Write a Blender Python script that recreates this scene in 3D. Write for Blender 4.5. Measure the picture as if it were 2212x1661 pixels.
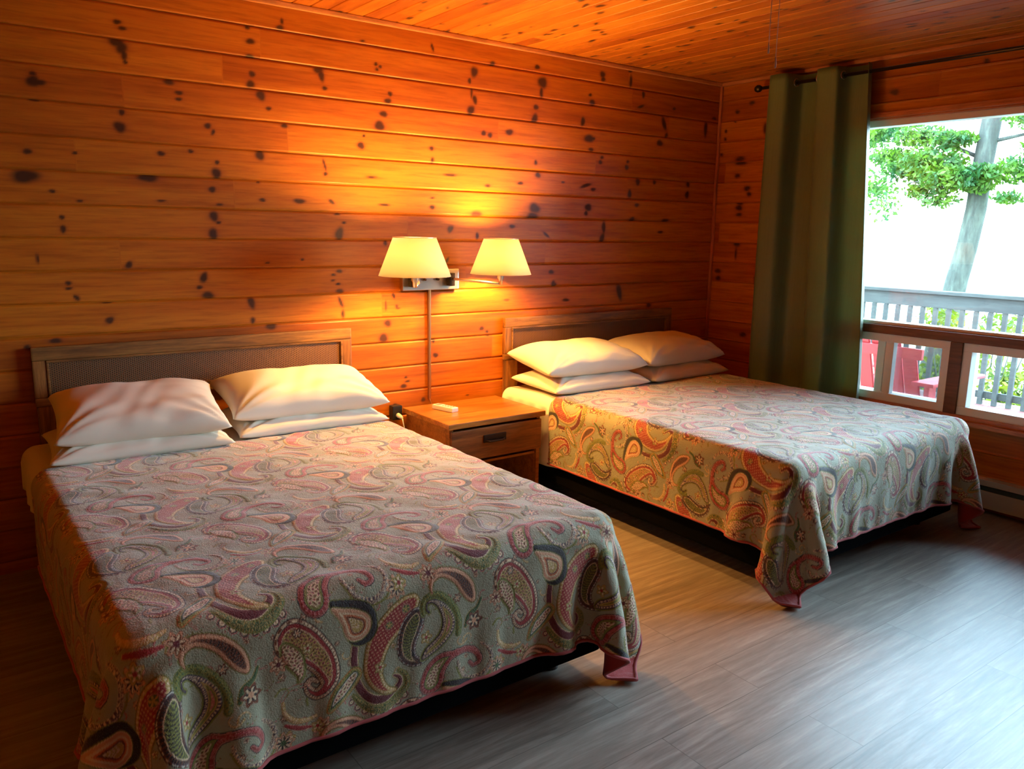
import bpy, bmesh, math, random
import numpy as np
from mathutils import Vector, Matrix

for o_ in list(bpy.data.objects): bpy.data.objects.remove(o_)
SC = bpy.context.scene
COL = SC.collection
random.seed(11)

# ------------------------------------------------------------------ camera
YAW, PITCH, ROLL, FPX = 0.636146561, -0.191154775, 0.0163399631, 1717.74996
CAM = Vector((-4.48837482, -3.74018604, 1.44125737))
cy_, sy_ = math.cos(YAW), math.sin(YAW)
fw = Vector((sy_*math.cos(PITCH), cy_*math.cos(PITCH), math.sin(PITCH)))
rt = Vector((cy_, -sy_, 0)); up = rt.cross(fw)
r2 = rt*math.cos(ROLL)+up*math.sin(ROLL); u2 = -rt*math.sin(ROLL)+up*math.cos(ROLL)
cd = bpy.data.cameras.new('camera'); cam = bpy.data.objects.new('camera', cd); COL.objects.link(cam)
m = Matrix.Identity(4)
for i in range(3):
    m[i][0], m[i][1], m[i][2], m[i][3] = r2[i], u2[i], -fw[i], CAM[i]
cam.matrix_world = m
cd.sensor_width = 36; cd.lens = FPX*36/2212; cd.clip_start = .05; cd.clip_end = 300
SC.camera = cam

# ------------------------------------------------------------------ daylight, exposure
W = bpy.data.worlds.new('daylight'); SC.world = W; W.use_nodes = True
wn = W.node_tree; bgn = wn.nodes['Background']
tc = wn.nodes.new('ShaderNodeTexCoord'); sp = wn.nodes.new('ShaderNodeSeparateXYZ'); rp = wn.nodes.new('ShaderNodeValToRGB')
wn.links.new(tc.outputs['Generated'], sp.inputs[0]); wn.links.new(sp.outputs['Z'], rp.inputs[0]); wn.links.new(rp.outputs[0], bgn.inputs[0])
rp.color_ramp.elements[0].position = 0.0; rp.color_ramp.elements[0].color = (.74, .90, 1.0, 1)
rp.color_ramp.elements[1].position = .7; rp.color_ramp.elements[1].color = (.42, .72, 1.0, 1)
bgn.inputs[1].default_value = 29.0
SKY_PORTAL = True
if SKY_PORTAL:      # sampling aid for the daylight that comes in through the big window (gives off no light of its own)
    pl = bpy.data.lights.new('window_portal', 'AREA'); pl.shape = 'RECTANGLE'; pl.size = 2.80; pl.size_y = 1.62
    po = bpy.data.objects.new('window_portal', pl); COL.objects.link(po)
    po.location = (.2, -2.315, 1.30); po.rotation_euler = (0, math.radians(90), 0)
    po.rotation_euler = Vector((-1, 0, 0)).to_track_quat('-Z', 'Y').to_euler()
    pl.cycles.is_portal = True
sn = bpy.data.lights.new('sun', 'SUN'); sn.energy = 5.0; sn.angle = .02; sn.color = (1, .93, .78)
so = bpy.data.objects.new('sun', sn); COL.objects.link(so)
so.rotation_euler = Vector((.75, .25, -.85)).to_track_quat('-Z', 'Y').to_euler()      # high, from behind the house: lights the trees, not the room
BULB_W = 102.0; BULB_COL = (1.0, .50, .11)
SC.view_settings.view_transform = 'Standard'; SC.view_settings.look = 'None'
SC.view_settings.exposure = 0.0; SC.view_settings.gamma = 1.0; SC.view_settings.use_curve_mapping = False
try:
    SC.cycles.use_denoising = True; SC.cycles.denoiser = 'OPENIMAGEDENOISE'
    SC.cycles.max_bounces = 10; SC.cycles.diffuse_bounces = 6; SC.cycles.transparent_max_bounces = 24; SC.cycles.transmission_bounces = 8
    SC.cycles.sample_clamp_indirect = 6; SC.cycles.blur_glossy = 1.0; SC.cycles.caustics_reflective = False; SC.cycles.caustics_refractive = False
except Exception: pass

# ------------------------------------------------------------------ helpers
def srgb(r, g, b):
    return tuple(((c/255+.055)/1.055)**2.4 if c > 10 else c/255/12.92 for c in (r, g, b))+(1,)

def link(o, parent=None):
    COL.objects.link(o)
    if parent is not None: o.parent = parent
    return o

def mesh_obj(name, bm, mat, parent=None, smooth=False, origin=None):
    me = bpy.data.meshes.new(name)
    if origin is not None: bmesh.ops.translate(bm, verts=bm.verts, vec=-Vector(origin))
    bm.normal_update(); bm.to_mesh(me); bm.free()
    for mt in (mat if isinstance(mat, (list, tuple)) else [mat]): me.materials.append(mt)
    if smooth: me.polygons.foreach_set('use_smooth', [True]*len(me.polygons))
    o = bpy.data.objects.new(name, me)
    if origin is not None: o.location = origin
    return link(o, parent)

def grid_mesh(name, P, mat, parent=None, cols=None, smooth=True, mask=None, extra=None):
    """P: (n, m, 3) array of points -> one quad-grid mesh object; cols: per-vertex RGB(A) attribute; mask: (n-1, m-1) cells to keep."""
    n, mm = P.shape[:2]
    idx = np.arange(n*mm).reshape(n, mm)
    q = np.stack([idx[:-1, :-1], idx[:-1, 1:], idx[1:, 1:], idx[1:, :-1]], -1)
    q = q[mask] if mask is not None else q.reshape(-1, 4)
    me = bpy.data.meshes.new(name)
    me.vertices.add(n*mm); me.vertices.foreach_set('co', P.reshape(-1).astype(np.float32))
    me.loops.add(q.size); me.loops.foreach_set('vertex_index', q.reshape(-1).astype(np.int32))
    me.polygons.add(len(q)); me.polygons.foreach_set('loop_start', np.arange(0, q.size, 4, dtype=np.int32))
    me.polygons.foreach_set('loop_total', np.full(len(q), 4, dtype=np.int32))
    me.update(calc_edges=True)
    if smooth: me.polygons.foreach_set('use_smooth', np.ones(len(q), dtype=bool))
    if cols is not None:
        c = np.ones((n*mm, 4), np.float32); c[:, :cols.shape[-1]] = cols.reshape(n*mm, -1)
        at = me.color_attributes.new('tint', 'FLOAT_COLOR', 'POINT'); at.data.foreach_set('color', c.reshape(-1))
    me.materials.append(mat)
    o = bpy.data.objects.new(name, me)
    return link(o, parent)

def bm_box(bm, lo, hi, bev=0.0, seg=2):
    lo, hi = Vector(lo), Vector(hi)
    r = bmesh.ops.create_cube(bm, size=1.0)
    vs = r['verts']
    for v in vs:
        v.co = Vector(((lo.x+hi.x)/2+v.co.x*(hi.x-lo.x), (lo.y+hi.y)/2+v.co.y*(hi.y-lo.y), (lo.z+hi.z)/2+v.co.z*(hi.z-lo.z)))
    if bev > 0:
        es = list({e for v in vs for e in v.link_edges})
        bmesh.ops.bevel(bm, geom=es, offset=bev, segments=seg, affect='EDGES', profile=.7)
    return bm

def box(name, lo, hi, mat, parent=None, bev=.003, smooth=False):
    bm = bmesh.new(); bm_box(bm, lo, hi, bev); return mesh_obj(name, bm, mat, parent, smooth)

def bm_tube(bm, pts, r, n=12, caps=True, squash=None):
    pts = [Vector(p) for p in pts]; rings = []
    rr = r if isinstance(r, (list, tuple)) else [r]*len(pts)
    t0 = (pts[1]-pts[0]).normalized(); ref = Vector((0, 0, 1)) if abs(t0.z) < .9 else Vector((1, 0, 0))
    side = t0.cross(ref).normalized()
    for i, p in enumerate(pts):
        t = ((pts[min(i+1, len(pts)-1)]-pts[max(i-1, 0)])).normalized()
        side = (side-t*side.dot(t)).normalized(); b = t.cross(side)
        rings.append([bm.verts.new(p+(side*math.cos(a*2*math.pi/n)+b*math.sin(a*2*math.pi/n))*rr[i]) for a in range(n)])
    for a, b in zip(rings, rings[1:]):
        for k in range(n): bm.faces.new((a[k], a[(k+1) % n], b[(k+1) % n], b[k]))
    if caps:
        bm.faces.new(list(reversed(rings[0]))); bm.faces.new(rings[-1])
    return bm

def tube(name, pts, r, mat, parent=None, n=12):
    bm = bmesh.new(); bm_tube(bm, pts, r, n); return mesh_obj(name, bm, mat, parent, True)

def bm_lathe(bm, prof, c, n=40, axis='z'):
    """prof: list of (radius, height)"""
    rings = []
    for r, h in prof:
        ring = []
        for k in range(n):
            a = 2*math.pi*k/n
            v = Vector((r*math.cos(a), r*math.sin(a), h)) if axis == 'z' else (Vector((h, r*math.cos(a), r*math.sin(a))) if axis == 'x' else Vector((r*math.cos(a), h, r*math.sin(a))))
            ring.append(bm.verts.new(Vector(c)+v))
        rings.append(ring)
    for a, b in zip(rings, rings[1:]):
        for k in range(n): bm.faces.new((a[k], a[(k+1) % n], b[(k+1) % n], b[k]))
    return rings

def tag(o, label=None, cat=None, group=None, kind=None):
    if label: o['label'] = label
    if cat: o['category'] = cat
    if group: o['group'] = group
    if kind: o['kind'] = kind
    return o

def thing(name, label, cat, loc=(0, 0, 0), group=None):
    o = bpy.data.objects.new(name, None); o.location = loc; o.empty_display_size = .1
    COL.objects.link(o); return tag(o, label, cat, group)

def adopt(parent):
    """children were modelled in world space: keep them there under a parent that stands at its own base"""
    bpy.context.view_layer.update()
    for c in parent.children: c.matrix_parent_inverse = Matrix.Translation(-parent.location)
    return parent

# ------------------------------------------------------------------ materials
class NT:
    def __init__(s, name):
        s.m = bpy.data.materials.new(name); s.m.use_nodes = True; s.t = s.m.node_tree
        s.p = s.t.nodes['Principled BSDF']; s.o = s.t.nodes['Material Output']
    def n(s, typ, **kw):
        nd = s.t.nodes.new('ShaderNode'+typ)
        for k, v in kw.items():
            if k in nd.inputs: nd.inputs[k].default_value = v
            else: setattr(nd, k, v)
        return nd
    def l(s, a, b): s.t.links.new(a, b)
    def ramp(s, fac, stops, interp='LINEAR'):
        r = s.n('ValToRGB'); r.color_ramp.interpolation = interp
        el = r.color_ramp.elements
        while len(el) < len(stops): el.new(.5)
        for e, (p, c) in zip(el, stops): e.position = p; e.color = c if len(c) == 4 else tuple(c)+(1,)
        s.l(fac, r.inputs[0]); return r.outputs[0]
    def mix(s, fac, a, b, blend='MIX'):
        x = s.n('Mix', data_type='RGBA', blend_type=blend)
        for sock, v in ((x.inputs[0], fac), (x.inputs[6], a), (x.inputs[7], b)):
            if hasattr(v, 'links'): s.l(v, sock)
            else: sock.default_value = v
        return x.outputs[2]
    def math(s, op, a, b=0.0):
        x = s.n('Math', operation=op)
        for sock, v in ((x.inputs[0], a), (x.inputs[1], b)):
            if hasattr(v, 'links'): s.l(v, sock)
            else: sock.default_value = v
        return x.outputs[0]
    def coord(s, scale=(1, 1, 1), out='Object', loc=(0, 0, 0)):
        c = s.n('TexCoord'); mp = s.n('Mapping'); mp.inputs['Scale'].default_value = scale; mp.inputs['Location'].default_value = loc
        s.l(c.outputs[out], mp.inputs[0]); return mp.outputs[0]
    def noise(s, vec, scale=5, detail=4, rough=.55, dist=0.0):
        x = s.n('TexNoise', Scale=scale, Detail=detail, Roughness=rough, Distortion=dist); s.l(vec, x.inputs['Vector']); return x.outputs['Fac']
    def bump(s, h, strength=.3, dist=.002):
        b = s.n('Bump', Strength=strength, Distance=dist); s.l(h, b.inputs['Height']); s.l(b.outputs[0], s.p.inputs['Normal']); return b
    def base(s, c):
        if hasattr(c, 'links'): s.l(c, s.p.inputs['Base Color'])
        else: s.p.inputs['Base Color'].default_value = c

def plain(name, col, rough=.5, metal=0.0, noise=.0, **kw):
    t = NT(name)
    if noise:
        f = t.noise(t.coord(), 35, 3); dk = tuple(c*(1-noise) for c in col[:3])+(1,)
        t.base(t.mix(f, dk, col))
    else: t.base(col)
    t.p.inputs['Roughness'].default_value = rough; t.p.inputs['Metallic'].default_value = metal
    for k, v in kw.items(): t.p.inputs[k].default_value = v
    return t.m

def wood(name, dark, mid, light, along='x', stretch=14, rough=.4, bumpy=.15, fine=1.0, coat=0.0):
    t = NT(name)
    sc = {'x': (1, stretch, stretch), 'y': (stretch, 1, stretch), 'z': (stretch, stretch, 1)}[along]
    v = t.coord(sc)
    a = t.noise(v, 1.6*fine, 5, .6, .6); b = t.noise(v, 7*fine, 6, .7, .2)
    c = t.ramp(a, [(.3, dark), (.5, mid), (.72, light)])
    g = t.ramp(b, [(.35, (.62, .62, .62, 1)), (.6, (1, 1, 1, 1))])
    t.base(t.mix(1.0, c, g, 'MULTIPLY'))
    t.p.inputs['Roughness'].default_value = rough; t.p.inputs['Coat Weight'].default_value = coat; t.p.inputs['Coat Roughness'].default_value = .2
    t.bump(b, bumpy, .001); return t.m

def knotty(name, along='x', hue=((.31, .068, .004), (.45, .122, .006), (.58, .20, .012)), rough=.42):
    """varnished pine board: 'tint' attribute carries R knot heart, G knot halo, B board tone"""
    t = NT(name)
    sc = {'x': (1, 9, 16), 'y': (9, 1, 16), 'c': (16, 1, 1)}[along]
    at = t.n('VertexColor', layer_name='tint'); se = t.n('SeparateColor'); t.l(at.outputs[0], se.inputs[0])
    c0 = t.n('TexCoord'); off = t.n('VectorMath', operation='MULTIPLY_ADD')
    cb = t.n('CombineXYZ'); 
    for k in range(3): t.l(se.outputs[2], cb.inputs[k])
    off.inputs[1].default_value = (7, 7, 7)
    t.l(cb.outputs[0], off.inputs[0]); t.l(c0.outputs['Object'], off.inputs[2])
    mp = t.n('Mapping'); mp.inputs['Scale'].default_value = sc; t.l(off.outputs[0], mp.inputs[0]); v = mp.outputs[0]
    a = t.noise(v, 1.1, 4, .55, .5); b = t.noise(v, 5.0, 6, .65, .3)
    h = tuple(x+(1,) for x in hue)
    f = t.math('ADD', t.math('MULTIPLY', a, .75), t.math('MULTIPLY', se.outputs[2], .30))
    c = t.ramp(f, [(.30, h[0]), (.50, h[1]), (.80, h[2])])
    g = t.ramp(b, [(.32, (.72, .66, .6, 1)), (.55, (1, 1, 1, 1))])
    c = t.mix(1.0, c, g, 'MULTIPLY')
    c = t.mix(t.math('MULTIPLY', se.outputs[1], .85), c, (.26, .055, .012, 1))
    c = t.mix(t.math('MULTIPLY', se.outputs[0], .93), c, (.035, .012, .006, 1))
    t.base(c)
    t.p.inputs['Roughness'].default_value = rough; t.p.inputs['Coat Weight'].default_value = .10; t.p.inputs['Coat Roughness'].default_value = .30
    t.p.inputs['Specular IOR Level'].default_value = .35
    t.bump(b, .10, .001); return t.m

M = {}
M['pine_back'] = knotty('knotty_pine_boards', 'x')
M['pine_side'] = knotty('knotty_pine_boards_side', 'y')
M['pine_ceil'] = knotty('knotty_pine_ceiling', 'y', ((.32, .072, .006), (.46, .130, .010), (.62, .22, .022)), .45)
M['pine_trim'] = wood('pine_trim', srgb(176, 104, 60), srgb(206, 134, 84), srgb(226, 160, 108), 'x', 10, .35)
M['pine_trim_y'] = wood('pine_trim_side', srgb(170, 98, 66), srgb(198, 122, 84), srgb(214, 146, 104), 'y', 10, .35)
M['pine_trim_z'] = wood('pine_trim_upright', srgb(160, 88, 60), srgb(190, 110, 76), srgb(210, 134, 96), 'z', 10, .35)
M['oak'] = wood('oak_headboard', srgb(92, 58, 26), srgb(132, 88, 40), srgb(160, 112, 54), 'x', 12, .42, .2, 1.6)
M['oak_z'] = wood('oak_upright', srgb(96, 58, 26), srgb(138, 88, 40), srgb(164, 108, 52), 'z', 12, .42, .2, 1.6)
M['oak_ns'] = wood('oak_nightstand', srgb(132, 74, 26), srgb(176, 108, 42), srgb(196, 130, 58), 'x', 12, .35, .12, 1.4, .2)
M['oak_nsdark'] = wood('oak_nightstand_front', srgb(104, 56, 24), srgb(138, 80, 36), srgb(160, 98, 46), 'x', 12, .38, .12, 1.4, .1)
M['sash_wood'] = wood('brown_window_wood', srgb(84, 48, 34), srgb(112, 66, 46), srgb(138, 86, 62), 'y', 10, .4)
M['vinyl'] = plain('white_vinyl', (.86, .90, .90, 1), .35)
M['black'] = plain('black_fabric', (.004, .004, .005, 1), 1.0, noise=.3, **{'Specular IOR Level': .05})
M['black_plastic'] = plain('black_plastic', (.012, .012, .012, 1), .4)
M['white_plastic'] = plain('white_plastic', (.78, .76, .70, 1), .4)
M['grey_rubber'] = plain('grey_rubber', (.25, .25, .25, 1), .7)
M['chrome'] = plain('polished_brass_nickel', (.90, .84, .74, 1), .30, 1.0)
M['brass'] = plain('aged_brass', (.42, .22, .10, 1), .32, .9)
M['bronze'] = plain('dark_bronze', (.05, .035, .03, 1), .35, .8)
M['steel'] = plain('nickel_grommet', (.62, .58, .55, 1), .2, 1.0)
M['heater'] = plain('cream_enamel', (.50, .48, .42, 1), .45)
M['heater_dark'] = plain('heater_fins', (.05, .07, .065, 1), .5)
M['string'] = plain('pull_string', (.62, .40, .30, 1), .7)

def linen(name, col, trans=.0):
    t = NT(name); v = t.coord((1, 1, 1)); n1 = t.noise(v, 9, 3); n2 = t.noise(v, 700, 2)
    t.base(t.mix(n1, tuple(c*.95 for c in col[:3])+(1,), col)); t.p.inputs['Roughness'].default_value = .85
    t.p.inputs['Sheen Weight'].default_value = .15
    t.bump(n2, .12, .0006); return t.m
M['linen'] = linen('white_cotton', (.78, .73, .62, 1))
M['mattress'] = linen('mattress_ticking', (.72, .69, .62, 1))

def cane():
    t = NT('woven_cane'); v = t.coord((1, 1, 1))
    ws = []
    for ang in (0, 60, 120):
        mp = t.n('Mapping'); mp.inputs['Rotation'].default_value = (0, math.radians(ang), 0); t.l(v, mp.inputs[0])
        w = t.n('TexWave', wave_type='BANDS', bands_direction='X', Scale=38.0); t.l(mp.outputs[0], w.inputs['Vector']); ws.append(w.outputs['Fac'])
    f = t.math('MAXIMUM', t.math('MAXIMUM', ws[0], ws[1]), ws[2])
    n1 = t.noise(v, 5, 3)
    c = t.ramp(f, [(.55, srgb(50, 28, 12)), (.95, srgb(120, 78, 36))])
    t.base(t.mix(t.math('MULTIPLY', n1, .5), c, srgb(84, 50, 22))); t.p.inputs['Roughness'].default_value = .5
    t.bump(f, .5, .002); return t.m
M['cane'] = cane()

def quilt_mat():
    t = NT('paisley_quilt'); at = t.n('VertexColor', layer_name='tint')
    v = t.coord((1, 1, 1)); n1 = t.noise(v, 260, 2); n2 = t.noise(t.coord((1, 1, 1)), 60, 3)
    sp_ = t.n('TexNoise', Scale=900.0, Detail=1.0); t.l(v, sp_.inputs['Vector'])
    c = t.mix(t.ramp(sp_.outputs['Fac'], [(.60, (0, 0, 0, 1)), (.78, (.45, .45, .45, 1))]), at.outputs[0], (.55, .50, .42, 1))
    t.base(c); t.p.inputs['Roughness'].default_value = .72
    t.p.inputs['Sheen Weight'].default_value = .6; t.p.inputs['Sheen Roughness'].default_value = .4
    t.p.inputs['Specular IOR Level'].default_value = .35
    h = t.math('ADD', n1, t.math('MULTIPLY', n2, .8)); t.bump(h, .5, .003); return t.m
M['quilt'] = quilt_mat()
M['quilt_back'] = linen('red_quilt_backing', srgb(176, 52, 48))
M['binding'] = linen('red_binding', srgb(170, 74, 74))

def curtain_mat():
    t = NT('sage_curtain'); v = t.coord((1, 1, 1)); n2 = t.noise(t.coord((1, 40, .4)), 6, 3)
    col = t.mix(n2, srgb(100, 122, 92), srgb(122, 144, 110))
    t.base(col); t.p.inputs['Roughness'].default_value = .5; t.p.inputs['Sheen Weight'].default_value = .35; t.p.inputs['Sheen Roughness'].default_value = .3
    tr = t.n('BsdfTranslucent'); tr.inputs[0].default_value = (.20, .36, .16, 1)
    mx = t.n('MixShader'); mx.inputs[0].default_value = .20
    t.l(t.p.outputs[0], mx.inputs[1]); t.l(tr.outputs[0], mx.inputs[2]); t.l(mx.outputs[0], t.o.inputs['Surface'])
    t.bump(t.noise(v, 500, 2), .15, .0006); return t.m
M['curtain'] = curtain_mat()

def glass_mat():
    t = NT('window_glass'); t.t.nodes.remove(t.p)
    tr = t.n('BsdfTransparent'); tr.inputs[0].default_value = (.93, .97, .97, 1)
    gl = t.n('BsdfGlossy', Roughness=.02); fr = t.n('Fresnel', IOR=1.45)
    mx = t.n('MixShader'); t.l(fr.outputs[0], mx.inputs[0]); t.l(tr.outputs[0], mx.inputs[1]); t.l(gl.outputs[0], mx.inputs[2]); t.l(mx.outputs[0], t.o.inputs['Surface']); return t.m
M['glass'] = glass_mat()
def screen_mat():
    t = NT('insect_screen_mesh'); v = t.coord((1, 1, 1)); ch_ = t.n('TexChecker', Scale=900.0); t.l(v, ch_.inputs['Vector'])
    tr = t.n('BsdfTransparent'); t.base((.16, .18, .20, 1)); t.p.inputs['Roughness'].default_value = .7
    mx = t.n('MixShader'); mx.inputs[0].default_value = .38
    t.l(tr.outputs[0], mx.inputs[1]); t.l(t.p.outputs[0], mx.inputs[2]); t.l(mx.outputs[0], t.o.inputs['Surface']); return t.m
M['screen'] = screen_mat()

def shade_mat():
    t = NT('lit_lamp_shade')
    t.base((.88, .82, .56, 1)); t.p.inputs['Roughness'].default_value = .8
    tr = t.n('BsdfTranslucent'); tr.inputs[0].default_value = (.98, .98, .88, 1)
    mx = t.n('MixShader'); mx.inputs[0].default_value = .68
    t.l(t.p.outputs[0], mx.inputs[1]); t.l(tr.outputs[0], mx.inputs[2]); t.l(mx.outputs[0], t.o.inputs['Surface']); return t.m
M['shade'] = shade_mat()
def emit(name, col, s):
    t = NT(name); t.p.inputs['Emission Color'].default_value = col; t.p.inputs['Emission Strength'].default_value = s; t.base(col); return t.m
M['bulb'] = emit('glowing_bulb', BULB_COL+(1,), BULB_W/(math.pi*.0165))

def floor_mat():
    t = NT('grey_vinyl_planks'); v = t.coord((1, 1, 1))
    br = t.n('TexBrick', Scale=1.0); t.l(v, br.inputs['Vector'])
    br.offset = .37; br.inputs['Brick Width'].default_value = 1.22; br.inputs['Row Height'].default_value = .18
    br.inputs['Mortar Size'].default_value = .0012; br.inputs['Mortar Smooth'].default_value = .1
    br.inputs['Color1'].default_value = (0, 0, 0, 1); br.inputs['Color2'].default_value = (1, 1, 1, 1); br.inputs['Mortar'].default_value = (.5, .5, .5, 1)
    se = t.n('SeparateColor'); t.l(br.outputs['Color'], se.inputs[0])
    cb = t.n('CombineXYZ'); t.l(se.outputs[0], cb.inputs[0]); t.l(se.outputs[0], cb.inputs[1])
    ma = t.n('VectorMath', operation='MULTIPLY_ADD'); ma.inputs[1].default_value = (9, 9, 9); t.l(cb.outputs[0], ma.inputs[0]); t.l(v, ma.inputs[2])
    mp = t.n('Mapping'); mp.inputs['Scale'].default_value = (1.2, 15, 1); t.l(ma.outputs[0], mp.inputs[0])
    a = t.noise(mp.outputs[0], 2.2, 5, .6, .5); b = t.noise(mp.outputs[0], 9, 5, .7, .2)
    c = t.ramp(a, [(.28, srgb(112, 100, 90)), (.5, srgb(146, 132, 120)), (.72, srgb(178, 166, 154))])
    c = t.mix(1.0, c, t.ramp(b, [(.3, (.72, .71, .70, 1)), (.62, (1, 1, 1, 1))]), 'MULTIPLY')
    c = t.mix(t.math('MULTIPLY', se.outputs[0], .35), c, srgb(176, 164, 150))
    c = t.mix(t.math('MULTIPLY', br.outputs['Fac'], .6), c, srgb(70, 60, 52))
    t.base(c); t.p.inputs['Roughness'].default_value = .38; t.p.inputs['Specular IOR Level'].default_value = .55
    t.bump(b, .12, .001); return t.m
M['floor'] = floor_mat()

M['deck'] = wood('red_stained_deck', srgb(92, 46, 42), srgb(106, 58, 52), srgb(118, 72, 66), 'x', 8, .7)
M['rail'] = wood('weathered_rail', srgb(32, 35, 34), srgb(42, 46, 44), srgb(54, 59, 56), 'y', 8, .8)
M['red_plastic'] = plain('red_chair_plastic', srgb(176, 48, 54), .5)
M['bark'] = wood('grey_bark', srgb(42, 46, 42), srgb(60, 66, 60), srgb(80, 88, 78), 'z', 4, .95, .6)
def leaf(name, c1, c2):
    t = NT(name); oi = t.noise(t.coord((1, 1, 1)), 3, 2)
    col = t.mix(t.ramp(oi, [(.35, (0, 0, 0, 1)), (.65, (1, 1, 1, 1))]), c1, c2); t.base(col); t.p.inputs['Roughness'].default_value = .6
    tr = t.n('BsdfTranslucent'); t.l(col, tr.inputs[0]); mx = t.n('MixShader'); mx.inputs[0].default_value = .45
    t.l(t.p.outputs[0], mx.inputs[1]); t.l(tr.outputs[0], mx.inputs[2]); t.l(mx.outputs[0], t.o.inputs['Surface']); return t.m
M['leaf'] = leaf('tree_leaves', srgb(24, 74, 30), srgb(84, 118, 18))
M['leaf_y'] = leaf('bush_leaves', srgb(50, 86, 18), srgb(120, 124, 16))
M['ground'] = plain('pale_ground', srgb(150, 150, 110), .95, noise=.3)
M['water'] = plain('lake_water', (.35, .45, .50, 1), .25)
M['siding'] = plain('outer_siding', srgb(120, 84, 60), .8)

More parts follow.
